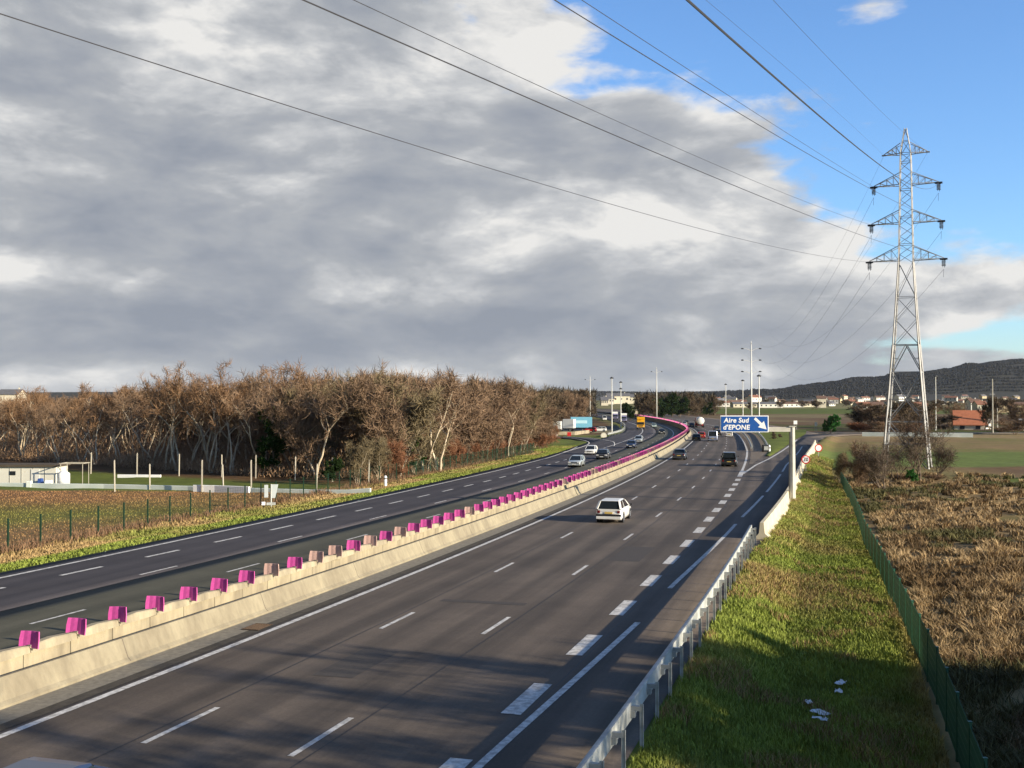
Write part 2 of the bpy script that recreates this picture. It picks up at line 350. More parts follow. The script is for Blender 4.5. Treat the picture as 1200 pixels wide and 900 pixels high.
# ------------------------------------------------ carriageways
A_RC=mat('asphalt_brown',(.112,.097,.085),.82,.16,2.2,bump=.15,bscale=60,spec=.25,stretch=(1,1,1),col2=(.092,.082,.075),scale2=.22)
def asphalt(name,c1,c2,ang):
    """worn asphalt: streaks run along the road"""
    M=mat(name,c1,.83,.17,14.,bump=.12,bscale=70,spec=.25); nt=M.node_tree; L=nt.links; b=nt.nodes['Principled BSDF']
    # lateral coordinate stored on the mesh: U = metres across, V = metres along
    uv=nt.nodes.new('ShaderNodeAttribute'); uv.attribute_name='road'
    mp=nt.nodes.new('ShaderNodeMapping'); mp.inputs['Scale'].default_value=(1,.035,1); L.new(uv.outputs['Vector'],mp.inputs[0])
    no=nt.nodes.new('ShaderNodeTexNoise'); no.inputs['Scale'].default_value=.85; no.inputs['Detail'].default_value=6; no.inputs['Roughness'].default_value=.6; L.new(mp.outputs[0],no.inputs['Vector'])
    # wheel tracks: two per lane
    sx=nt.nodes.new('ShaderNodeSeparateXYZ'); L.new(uv.outputs['Vector'],sx.inputs[0])
    w=nt.nodes.new('ShaderNodeMath'); w.operation='MULTIPLY'; w.inputs[1].default_value=2*math.pi/1.75; L.new(sx.outputs[0],w.inputs[0])
    c=nt.nodes.new('ShaderNodeMath'); c.operation='COSINE'; L.new(w.outputs[0],c.inputs[0])
    k=nt.nodes.new('ShaderNodeMath'); k.operation='MULTIPLY_ADD'; k.inputs[1].default_value=.085; L.new(c.outputs[0],k.inputs[0]); L.new(no.outputs[0],k.inputs[2])
    mr=nt.nodes.new('ShaderNodeMapRange'); mr.inputs[1].default_value=.36; mr.inputs[2].default_value=.64; L.new(k.outputs[0],mr.inputs[0])
    mx=nt.nodes.new('ShaderNodeMix'); mx.data_type='RGBA'; L.new(mr.outputs[0],mx.inputs[0]); mx.inputs[6].default_value=(*c1,1); mx.inputs[7].default_value=(*c2,1)
    # oil-darkened lane centres and rougher patches
    n5=nt.nodes.new('ShaderNodeTexNoise'); n5.inputs['Scale'].default_value=.12; n5.inputs['Detail'].default_value=5; n5.inputs['Roughness'].default_value=.7; L.new(uv.outputs['Vector'],n5.inputs['Vector'])
    r5=nt.nodes.new('ShaderNodeMapRange'); r5.inputs[1].default_value=.35; r5.inputs[2].default_value=.65; r5.inputs[3].default_value=.80; r5.inputs[4].default_value=1.18; L.new(n5.outputs[0],r5.inputs[0])
    m5=nt.nodes.new('ShaderNodeVectorMath'); m5.operation='SCALE'; L.new(mx.outputs[2],m5.inputs[0]); L.new(r5.outputs[0],m5.inputs[3])
    sc=[n for n in nt.nodes if n.bl_idname=='ShaderNodeVectorMath'][0]
    L.new(m5.outputs[0],sc.inputs[0]); return M
A_RC=asphalt('asphalt_right',(.068,.056,.046),(.122,.098,.078),0)
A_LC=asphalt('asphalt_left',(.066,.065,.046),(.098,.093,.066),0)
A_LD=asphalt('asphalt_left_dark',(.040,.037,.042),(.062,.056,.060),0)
A_RAMP=asphalt('asphalt_ramp',(.07,.058,.05),(.105,.086,.07),0)
def road_sheet(name,m,s0,s1,d0,d1,z,step=2.,cols=9):
    S=np.arange(s0,s1+step*.5,step); D0=d0(S) if callable(d0) else np.full(len(S),d0); D1=d1(S) if callable(d1) else np.full(len(S),d1)
    t=np.linspace(0,1,cols); D=D0[:,None]*(1-t)+D1[:,None]*t; SS=np.repeat(S[:,None],cols,1)
    x,y=rd(SS,D); zz=zT(y)+z; V=np.stack([x.ravel(),y.ravel(),zz.ravel()],1); n=len(S)
    i=(np.arange(n-1)[:,None]*cols+np.arange(cols-1)[None,:]).ravel(); F=np.stack([i,i+cols,i+cols+1,i+1],1)
    # skirt at both edges so the slab has a thickness
    cn=np.stack([D.ravel(),SS.ravel(),np.zeros(D.size)],1)
    base=len(V); low=V.copy(); low[:,2]-=.35; e=np.arange(n-1)*cols; f=e+cols-1
    F=np.concatenate([F,np.stack([e,e+base,e+base+cols,e+cols],1),np.stack([f,f+cols,f+cols+base,f+base],1)]); V=np.concatenate([V,low]); cn=np.concatenate([cn,cn])
    return tag(link(name,np_mesh(name,V,F[:,::-1],cn,'road'),m),kind='structure')
road_sheet('road',A_RC,-60,1000,-11.95,e_right,0)
def LCd(s): return -20.4+.0221*np.clip(np.asarray(s,float)-20,-40,78)
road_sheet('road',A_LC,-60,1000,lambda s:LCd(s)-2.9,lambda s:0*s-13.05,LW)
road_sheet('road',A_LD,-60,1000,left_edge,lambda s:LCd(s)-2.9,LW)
# gravel strip beside the median wall
strips('path',mat('shoulder_grit',(.20,.18,.14),.95,.3,6.,bump=.3,bscale=40),[(-60,600,-11.95,-11.0,.008)])
# ------------------------------------------------ painted markings
PAINT=mat('road_paint',(.60,.59,.56),.75,.22,18.,col2=(.36,.35,.33),scale2=5.)
zm=.012
def dashes(s0,n,per,ln,dfun,w,z,smax=1e9):
    out=[]
    for i in range(n):
        s=s0+i*per
        if s>smax: break
        out.append((s-ln/2,s+ln/2,lambda S,a=-w/2:dfun(S)+a,lambda S,a=w/2:dfun(S)+a,z,ln/2))
    return out
k=lambda v:(lambda S:np.full(np.shape(S),float(v)))
rc=[(-60,900,-10.34-.11,-10.34+.11,zm)]
rc+=dashes(9.07-26,75,13,3,k(-7),.15,zm)+dashes(9.19-26,75,13,3,k(-3.5),.15,zm)
rc+=dashes(13.577-32.5,19,6.5,3,k(0),.5,zm,103)
def sol(s): return np.interp(s,[-60,9,24,32,51,60,80,127,206,232],[.3,.49,.96,1.02,1.7,1.95,2.85,5.0,11.0,13.8])
for a,b in ((-60,-18),(-15,24),(31.3,56.5),(61,79),(83,108),(113,150),(155,190)): rc.append((a,b,lambda S:sol(S)-.1,lambda S:sol(S)+.1,zm))
# gore: main line edge, ramp edge, filled nose
rc.append((108,900,lambda S:np.interp(S,[108,170,230,280,900],[-.05,.1,-.3,-.5,-.5])-.14,lambda S:np.interp(S,[108,170,230,280,900],[-.05,.1,-.3,-.5,-.5])+.14,zm))
gr=lambda S:np.interp(S,[104,109,126,145,195,230],[0.0,.25,1.35,3.3,7.9,11.2])
rc.append((108,230,lambda S:gr(S)-.14,lambda S:gr(S)+.14,zm+.004))
rc.append((103,113,lambda S:0*S-.25,lambda S:np.maximum(gr(S)+.05,.25),zm+.008))
strips('road_marking',PAINT,rc)
A_=lambda S:LCd(S); B_=lambda S:LCd(S)-3.4; C_=lambda S:LCd(S)-6.78
lw=LW+zm
lc=dashes(21.2-26,75,13.2,3,A_,.15,lw)+dashes(32.9-39.6,75,13.2,3,B_,.15,lw)+dashes(31.7-33,45,6.6,3,C_,.24,lw,175)
def Dl(S): return np.interp(S,[-60,26,70,115,150,176,195],[-29.1,-29.1,-29.2,-28.9,-29.0,-30.0,-31.2])
lc.append((-60,195,lambda S:Dl(S)-.12,lambda S:Dl(S)+.12,lw))
lc.append((188,700,lambda S:LCd(S)-6.9,lambda S:LCd(S)-6.65,lw)); lc.append((-60,900,-16.75,-16.5,lw))
strips('road_marking',PAINT,lc)
# transverse repair seams on the right carriageway
# dark construction joints between the paving lanes, and older patches
SEAM=mat('tar_seam',(.030,.027,.026),.6,.25,6.)
strips('road_joint',SEAM,[(-40,300,-3.16,-3.12,.005),(-40,300,-7.36,-7.31,.005),(-40,110,.36,.40,.005),(-40,300,-17.9,-17.86,LW+.005)])
PATCH=mat('asphalt_patch',(.062,.054,.048),.85,.2,12.,bump=.2,bscale=60)
strips('road_patch',PATCH,[(14.2,17.6,-6.3,-5.1,.006),(38.5,44,-2.9,-1.4,.006),(64,65.2,-10.1,-.4,.006),(86,87,-10.1,-.4,.006),(26,26.5,-6.9,-3.6,.006),(97,104,-6.6,-4.2,.006)])
# ------------------------------------------------ slip road to the rest area on the left
def ribbon(name,m,pts,w,z,kind='structure',zf=None,th=.3):
    """flat road through world points, width w"""
    P=[Vector((p[0],p[1],0)) for p in pts]; Q=[]
    for i in range(len(P)-1):
        p0=P[max(i-1,0)];p1=P[i];p2=P[i+1];p3=P[min(i+2,len(P)-1)]
        for j in range(8):
            t=j/8; Q.append(.5*((2*p1)+(p2-p0)*t+(2*p0-5*p1+4*p2-p3)*t*t+(3*p1-p0-3*p2+p3)*t**3))
    Q.append(P[-1]); V=[];cn=[];S=0
    for i,q in enumerate(Q):
        t=(Q[min(i+1,len(Q)-1)]-Q[max(i-1,0)]).normalized(); nrm=Vector((t.y,-t.x,0)); ww=w(i/(len(Q)-1)) if callable(w) else w
        for a in (-.5,.5):
            p=q+nrm*ww*a; h=zf(p.x,p.y) if zf else float(zT(p.y)); V.append((p.x,p.y,h+z)); cn.append((a*ww,S,0))
        S+= (Q[min(i+1,len(Q)-1)]-q).length
    n=len(Q); F=[(2*i,2*i+1,2*i+3,2*i+2) for i in range(n-1)]; b=len(V); V+=[(p[0],p[1],p[2]-th) for p in V]; cn+=cn
    F+=[(2*i,2*i+2,2*i+2+b,2*i+b) for i in range(n-1)]+[(2*i+1,2*i+1+b,2*i+3+b,2*i+3) for i in range(n-1)]
    o=tag(link(name,np_mesh(name,V,F,cn,'road'),m),kind=kind); return o,Q
ribbon('road',A_LD,[(-60,296),(-20,290),(4,283),(15.5,268),(19,245),(18,222),(13.5,195),(11,178)],lambda t:5.6,LW-.012)
ribbon('parking_area',A_LC,[(-25,336),(0,334),(30,345),(40,372),(44,400)],34,LW-.06)
ribbon('road_marking',PAINT,[(-60,293.3),(-20,287.2),(2.8,280.4),(12.9,266.8),(16.2,245),(15.2,222.5),(10.6,196),(8.6,186)],.24,LW+.02,th=.01)
ribbon('road_marking',PAINT,[(-60,298.7),(-20,292.8),(6,285.5),(17.9,269.2),(21.6,245),(21,228),(19.6,214)],.22,LW+.02,th=.01)
# gore between main line and exit slip: bare grit, then grass behind it
strips('path',mat('gore_grit',(.15,.12,.09),.95,.25,2.,bump=.3,bscale=20),[(128,300,lambda S:np.interp(S,[128,170,300],[.5,.6,.4]),lambda S:np.interp(S,[128,166,281,300],[.9,3.1,4.3,4.5]),.02)])
def gore_grass():
    S=np.arange(150,320,1.5); T=np.linspace(0,1,14); SS,TT=np.meshgrid(S,T,indexing='ij')
    a=np.interp(SS,[150,166,281,320],[2.6,3.3,4.5,4.6]); b=np.maximum(a+.05,np.interp(SS,[150,195,230,260,320],[3.3,7.4,10.7,14.5,22])); D=a*(1-TT)+b*TT
    x,y=rd(SS,D); z=zT(y)+.03+.12*np.sin(np.pi*TT); c=GREEN[None,None,:]*(.75+.7*fbm(x,y,4.,2)[...,None])
    V=np.stack([x.ravel(),y.ravel(),z.ravel()],1); n,mm=x.shape; i=(np.arange(n-1)[:,None]*mm+np.arange(mm-1)).ravel(); F=np.stack([i,i+mm,i+mm+1,i+1],1)[:,::-1]
    tag(link('ground',np_mesh('ground',V,F,c.reshape(-1,3)),MATS['land']),kind='structure')
gore_grass()
# exit slip road: widens from the main line edge and climbs away to the right
road_sheet('road',A_RAMP,200,262,lambda S:np.interp(S,[200,230,262],[8.6,11.6,15]),lambda S:np.interp(S,[200,206,230,262],[13.1,13.7,16.6,21]),.012,cols=5)
ribbon('road',A_RAMP,[(66,252),(74,268),(82,280),(94,288),(112,292)],7,.03)
ribbon('road',mat('far_asphalt',(.16,.14,.12),.9,.1,1.),[(56,312),(66,304),(76,300),(90,300),(150,300),(260,296)],6,-.1)
# ------------------------------------------------ median walls
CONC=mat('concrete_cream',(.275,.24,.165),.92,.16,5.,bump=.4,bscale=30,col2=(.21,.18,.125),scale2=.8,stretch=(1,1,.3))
CONC2=mat('concrete_pale',(.335,.29,.20),.92,.2,4.,bump=.35,bscale=30,col2=(.24,.205,.145),scale2=1.2,stretch=(1,1,.3))
FPROF=[(0,0),(0,.07),(-.10,.16),(-.29,.65),(-.31,.69),(-.41,.69),(-.41,0)]
def wall_front(s0,s1,label):
    w=empty('concrete_barrier',P3(s0,-11.9),0,label,'barrier','long concrete wall beside the right carriageway')
    mb=MB(); o=Vector(P3(s0,-11.9))
    bar_profile(mb,FPROF,s0,s1,-11.9); mb.v=[(Vector(p)-o) for p in mb.v]
    mb.build('wall',CONC,w)
    # cast joints every 24 m: one thin recess strip each
    s=s0+18
    while s<min(s1,150):
        j=MB(); secs=[]
        for a,b in FPROF[1:5]:
            secs.append([Vector(P3(s+u,-11.9+a+v,b+w_))-o for u,v,w_ in ((-.012,.004,.003),(.012,.004,.003),(.012,-.01,-.004),(-.012,-.01,-.004))])
        j.loft(secs); j.build('joint',mat('joint_dark',(.12,.10,.08),.95),w); s+=8
wall_front(-60,75.6,'long smooth concrete barrier nearest the camera between the median and right carriageway')
wall_front(75.9,136.6,'middle concrete barrier section beyond the first open joint, by the white hatchback')
wall_front(137.8,600,'far curving concrete barrier section beside the distant cars of the right carriageway')
PL0=10.95
def wall_back():
    # precast blocks, each with a foot and a slightly uneven top
    w=empty('concrete_barrier',P3(-60,-12.79),0,'raised precast median wall carrying the magenta anti-glare plates','barrier')
    o=Vector(P3(-60,-12.79)); 
    mb=MB(); s=PL0-1.87*38; i=0; r=random.Random(5)
    while s<620:
        L=1.87 if s<160 else 7.48; g=.015; dz=r.uniform(-.012,.012)
        secs=[[P3(a,-12.79+p,q+(dz if q>0 else 0)) for p,q in ((-.30,-.62),(-.24,-.62),(-.24,.84),(-.0,.87),(-.03,1.05+q4),(-.06,1.08+q4),(-.26,1.08+q4),(-.29,1.05+q4))] for a,q4 in (((s+g,-.04),(s+g+.22,-.01),(s+L*.5,.03),(s+L-g-.22,-.01),(s+L-g,-.04)) if L<3 else ((s+g,0),(s+L-g,0)))]
        mb.loft(secs); s+=L; i+=1
    mb.v=[(Vector(p)-o) for p in mb.v]; mb.build('wall',CONC2,w)
wall_back()
strips('median_gutter',mat('gutter_dirt',(.05,.045,.035),1,.3,5.),[(-60,620,-12.77,-12.30,.10)])
strips('median_gutter',mat('kerb_dirt',(.055,.048,.038),1,.45,3.,bump=.3,bscale=30),[(-60,600,-11.02,-10.62,.010)])
# ------------------------------------------------ anti-glare plates
MAG=mat('magenta_plastic',(.60,.085,.34),.6,.12,9.,spec=.35,col2=(.50,.07,.28),scale2=3.)
MAG2=mat('magenta_plastic_faded',(.62,.19,.36),.65,.15,9.,spec=.3)
PALE=mat('pink_plastic_faded',(.55,.36,.31),.7,.15,9.,spec=.25)
FOOT=mat('bracket_grey',(.25,.22,.19),.7,.1,5.)
def plate_mesh():
    mb=MB(); n=7; th=.035; front=[];back=[]
    rows=[(-.29,.02,.0),(-.30,.24,.03),(-.275,.50,.055)]
    secs=[]
    for j in range(n):
        t=j/(n-1); x=-.31+.62*t; y=.05*math.sin(t*math.pi)+(.005 if j%2 else -.005)
        col=[(x*1.0,y,.02),(x*1.02,y+.02,.24),(x*.93,y+.045,.46),(x*.93,y+.045+th,.46),(x*1.02,y+.02+th,.24),(x*1.0,y+th,.02)]
        secs.append(col)
    mb.loft(secs); return mb.mesh('plate')
def foot_mesh():
    mb=MB(); mb.box((0,.07,.05),(.10,.08,.12)).box((0,.07,.02),(.30,.12,.02)); return mb.mesh('bracket')
pm={}
fm=foot_mesh(); fm.materials.append(FOOT)
for kx,mm in (('m',MAG),('f',MAG2),('p',PALE)):
    me=plate_mesh(); me.materials.append(mm); pm[kx]=me
NEAR='mmmmmmmpmppmpmpmmmmmp'
ORD=['first','second','third','fourth','fifth','sixth','seventh','eighth','ninth','tenth','eleventh','twelfth','thirteenth','fourteenth','fifteenth','sixteenth','seventeenth','eighteenth','nineteenth','twentieth','twenty-first']
pr=random.Random(21)
for i in range(-3,297):
    s=PL0+1.87*i; 
    if i<0: kx='m'
    elif i<21: kx=NEAR[i]
    elif i<34: kx='m'
    elif s<90: kx='p' if i in (34,41,42) else 'm'
    elif s<150: kx='f' if pr.random()<.45 else ('p' if pr.random()<.25 else 'm')
    else: kx=pr.choice('mmmffp')
    e=empty('anti_glare_plate',P3(s,-12.88,.97),-float(heading(s))+R(pr.uniform(-3,3)))
    cn={'m':'magenta','f':'faded magenta','p':'pale pink'}[kx]
    if 0<=i<21: lb='%s anti-glare plate, %s from the left frame edge along the wall'%(cn,ORD[i])
    elif i<0: lb='magenta anti-glare plate on the near end of the wall below the left frame edge'
    else: lb='%s plastic anti-glare plate in the dense %s run on the median wall'%(cn,'middle' if s<110 else 'far curving')
    tag(e,lb,'anti-glare plate','anti-glare plates along the median wall')
    o=link('plate',pm[kx],None,e); o.rotation_euler=(R(pr.uniform(-3,3)),R(pr.uniform(-2,2)),0)
    link('bracket',fm,None,e)
# drain grate on the left shoulder
t=empty('drain_grate',P3(19.6,-11.0,.02),-float(heading(20)),'rusty dark drain grate on the shoulder by the concrete barrier','drain')
mb=MB(); 
for i in range(7): mb.box((-.27+.09*i,0,.012),(.03,.9,.02))
mb.box((0,.45,.012),(.62,.05,.024)).box((0,-.45,.012),(.62,.05,.024)); mb.build('bars',mat('rust_iron',(.10,.065,.04),.8,.3,8.),t)
MB().box((0,0,0),(.66,.98,.012)).build('pit',mat('pit_black',(.02,.018,.015),1),t)
# ------------------------------------------------ guard rail, right edge
GALV=mat('galvanised',(.44,.46,.44),.6,.22,4.,metal=.15,spec=.5,col2=(.30,.31,.29),scale2=1.5)
GALVD=mat('galvanised_dull',(.34,.35,.34),.6,.15,6.,metal=.4)
def rail_thing(s0,s1,dfun,label,z0=.42,hb=.42,post=.9,step=2.,cat='guard rail',back=.28,mp=GALV):
    w=empty('guard_rail',P3(s0,float(dfun(s0))),0,label,cat); o=Vector(P3(s0,float(dfun(s0)))); mb=MB()
    pr_=[(0,z0),(-.07,z0+.06),(-.07,z0+.14),(0,z0+.19),(0,z0+.23),(-.07,z0+.28),(-.07,z0+.36),(0,z0+hb),(.05,z0+hb+.005),(.05,z0-.005)]
    bar_profile(mb,pr_,s0,s1,dfun,step=2.); mb.v=[Vector(p)-o for p in mb.v]; mb.build('beam',mp,w)
    s=s0+.5; pm_=None; bm_=None
    while s<s1:
        rz=-float(heading(s)); q=Vector(P3(s,float(dfun(s))))-o
        if pm_ is None:
            pb=MB(); pb.box((back,0,post/2-.45),(.07,.010,post+.9)).box((back-.035,0,post/2-.45),(.010,.045,post+.9)).box((back+.035,0,post/2-.45),(.010,.045,post+.9)); pm_=pb.mesh('post'); pm_.materials.append(mp)
            bb=MB(); bb.box((.16,0,post-.10),(.24,.09,.10)).box((.10,.0,post-.22),(.09,.16,.14)); bm_=bb.mesh('spacer'); bm_.materials.append(GALVD)
        a=link('post',pm_,None,w,q); a.rotation_euler[2]=rz; b=link('spacer',bm_,None,a)
        s+=step
rail_thing(-20,47.5,lambda s:np.interp(s,[-20,47.5],[3.08,3.25]),'galvanised steel guard rail on spaced posts, right edge of the near road',z0=.56,hb=.38,post=.92)
# concrete barrier continuing along the exit slip road
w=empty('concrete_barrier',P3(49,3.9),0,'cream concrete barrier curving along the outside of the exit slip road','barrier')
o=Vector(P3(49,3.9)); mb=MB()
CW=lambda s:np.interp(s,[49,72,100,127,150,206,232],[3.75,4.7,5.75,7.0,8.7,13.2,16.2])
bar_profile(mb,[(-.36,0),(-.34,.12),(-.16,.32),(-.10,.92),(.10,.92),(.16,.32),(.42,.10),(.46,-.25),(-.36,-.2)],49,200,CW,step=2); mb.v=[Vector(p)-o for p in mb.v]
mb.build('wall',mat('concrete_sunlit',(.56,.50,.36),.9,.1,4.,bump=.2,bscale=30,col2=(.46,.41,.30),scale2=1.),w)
# gore guard rails
rail_thing(170,296,lambda s:np.interp(s,[170,281,296],[.75,.5,.4]),'dark guard rail along the main line side of the gore behind the nose',z0=.3,hb=.4,post=.7,step=4,mp=GALVD)
rail_thing(168,290,lambda s:np.interp(s,[168,281,290],[3.3,4.4,4.5]),'guard rail on the grass side of the gore ending in a white post',z0=.3,hb=.4,post=.7,step=4,mp=GALVD)
# guard rail on the left beyond the slip road, and the long pale one in front of the parking area
rail_thing(262,420,lambda s:np.interp(s,[262,300,420],[-32.3,-31.2,-31.]),'pale guard rail along the left carriageway beyond the slip road',z0=.0,hb=.5,post=.6,step=4)
def poly_rail(name,pts,label,h=.5,m=None,th=.12,cat='barrier',zoff=0):
    """low wall through world points"""
    w=empty(name,(pts[0][0],pts[0][1],float(ground(*pts[0]))),0,label,cat); o=Vector(w.location); mb=MB(); secs=[]
    for i,p in enumerate(pts):
        a=Vector(pts[max(i-1,0)]);b=Vector(pts[min(i+1,len(pts)-1)]); t=(b-a).normalized(); nx,ny=t.y,-t.x; z=float(ground(*p))+zoff
        secs.append([(p[0]+nx*u-o.x,p[1]+ny*u-o.y,z+v-o.z) for u,v in ((-th/2,-.2),(th/2,-.2),(th/2,h-.03),(th/2-.03,h),(-th/2+.03,h),(-th/2,h-.03))])
    mb.loft(secs); mb.build('wall',m or CONC2,w); return w
def subdiv(pts,n):
    out=[]
    for a,b in zip(pts[:-1],pts[1:]): out+=[(a[0]+(b[0]-a[0])*i/n,a[1]+(b[1]-a[1])*i/n) for i in range(n)]
    return out+[pts[-1]]
poly_rail('concrete_barrier',subdiv([(-14,304),(6.9,302),(17,303),(22,320),(27,344)],4),'long pale concrete barrier in front of the parked lorries',h=.9,th=.3)
# ------------------------------------------------ green mesh fence on the right
GREENP=mat('green_coating',(.014,.085,.048),.5,.1,8.,spec=.4)
def fence(name,pts,ht,bay,label,wire=.007,dv=.055,nh=6,posts=.06,pm_=None,wm=None,grp=None,tail=0,z=None):
    w=empty(name,(pts[0][0],pts[0][1],float(ground(*pts[0]))),0,label,'fence',grp); o=Vector(w.location); wm=wm or GREENP; pm_=pm_ or GREENP
    P=[Vector((a,b,float(ground(a,b)))) for a,b in pts]; posts_m=None; meshes={}
    # walk along, drop posts at each bay
    acc=[P[0]]; rem=bay
    for a,b in zip(P[:-1],P[1:]):
        L=(b-a).length; t=0
        while t+rem<=L: t+=rem; acc.append(a.lerp(b,t/L)); rem=bay
        rem-=L-t
    pb=MB(); pb.box((0,0,ht/2-.2),(posts,posts,ht+.5)).box((0,0,ht+.06),(posts*1.25,posts*1.25,.025)); pme=pb.mesh('post'); pme.materials.append(pm_)
    for p in acc: link('post',pme,None,w,p-o)
    mb=MB()
    for a,b in zip(acc[:-1],acc[1:]):
        d=b-a; n=max(2,int(d.length/dv))
        for i in range(1,n):
            q=a+d*(i/n)-o; mb.bar(q+Vector((0,0,.04)),q+Vector((0,0,ht)),wire)
        for j in range(nh):
            zz=.05+(ht-.08)*j/(nh-1); mb.bar(a-o+Vector((0,0,zz)),b-o+Vector((0,0,zz)),wire*1.2)
    mb.build('wire_mesh',wm,w); return w
def along(s0,s1,dfun,st=2.):
    return [tuple(float(v) for v in rd(s,dfun(s) if callable(dfun) else dfun)) for s in np.arange(s0,s1,st)]
fence('wire_fence',along(-8,112,lambda s:np.interp(s,[-8,19,37,54,103,112],[10.3,10.1,9.65,9.35,10.0,10.4])),1.5,2.5,'green welded mesh fence between the grass verge and rough dry field',wire=.012,dv=.055,nh=7,posts=.07)
# left fence: dark green posts with thin wire
fence('wire_fence',along(16,104,lambda s:np.interp(s,[16,104],[-35.9,-35.9])),1.9,2.62,'wire fence on dark green posts between the left verge and ochre field',pm_=mat('green_post_dark',(.01,.035,.018),.6,.1,8.),wm=mat('green_post_dark',(.01,.035,.018)),wire=.006,dv=.35,nh=9,posts=.085)
fence('wire_fence',along(104,172,lambda s:np.interp(s,[104,172],[-36.2,-35.])),1.8,2.6,'green mesh fence in front of the brown brush at the wood edge',wire=.010,dv=.10,nh=6,wm=mat('green_post_dark',(.01,.035,.018)))
# ------------------------------------------------ grass and weeds (uncountable)
def blades(name,label,pts,h,w,cols,lean=.35,m=None,seed=1):
    """pts (n,3); one curved pair of triangles per blade"""
    r=np.random.default_rng(seed); n=len(pts); a=r.random(n)*2*np.pi; l=r.normal(0,lean,(n,2))
    dx=np.cos(a)*w/2; dy=np.sin(a)*w/2; h=h*r.uniform(.55,1.25,n)
    b0=pts+np.stack([dx,dy,-.03+0*dx],1); b1=pts-np.stack([dx,dy,.03+0*dx],1)
    mid=pts+np.stack([l[:,0]*h*.35,l[:,1]*h*.35,h*.6],1); m0=mid+np.stack([dx,dy,0*dx],1)*.7; m1=mid-np.stack([dx,dy,0*dx],1)*.7
    tip=pts+np.stack([l[:,0]*h,l[:,1]*h,h],1)
    V=np.stack([b0,b1,m0,m1,tip],1).reshape(-1,3); k=np.arange(n)*5
    F=np.concatenate([np.stack([k,k+1,k+3],1),np.stack([k,k+3,k+2],1),np.stack([k+2,k+3,k+4],1)])
    me=np_mesh(name,V,F,np.repeat(cols,5,0)); o=link(name,me,m or BLADE); tag(o,label,'grass',None,'stuff'); return o
def leafy(name,tr=.25,rough=.7):
    M=mat(name,(1,1,1),rough,.12,3.,attr='tint',spec=.15); return M
BLADE=leafy('grass_blades')
def scatter_road(n,s0,s1,d0,d1,seed,near=True):
    r=np.random.default_rng(seed); u=r.random(n)
    s=s0+(s1-s0)*(u**1.9 if near else u); D0=d0(s) if callable(d0) else d0; D1=d1(s) if callable(d1) else d1
    d=D0+(D1-D0)*r.random(n); x,y=rd(s,d); return np.stack([x,y,ground(x,y)],1),s,d
def tint(base,x,y,amt=.3,seed=2):
    r=np.random.default_rng(seed); return np.clip(base*(1+amt*(r.random((len(x),1))-.5)*2),0,1)
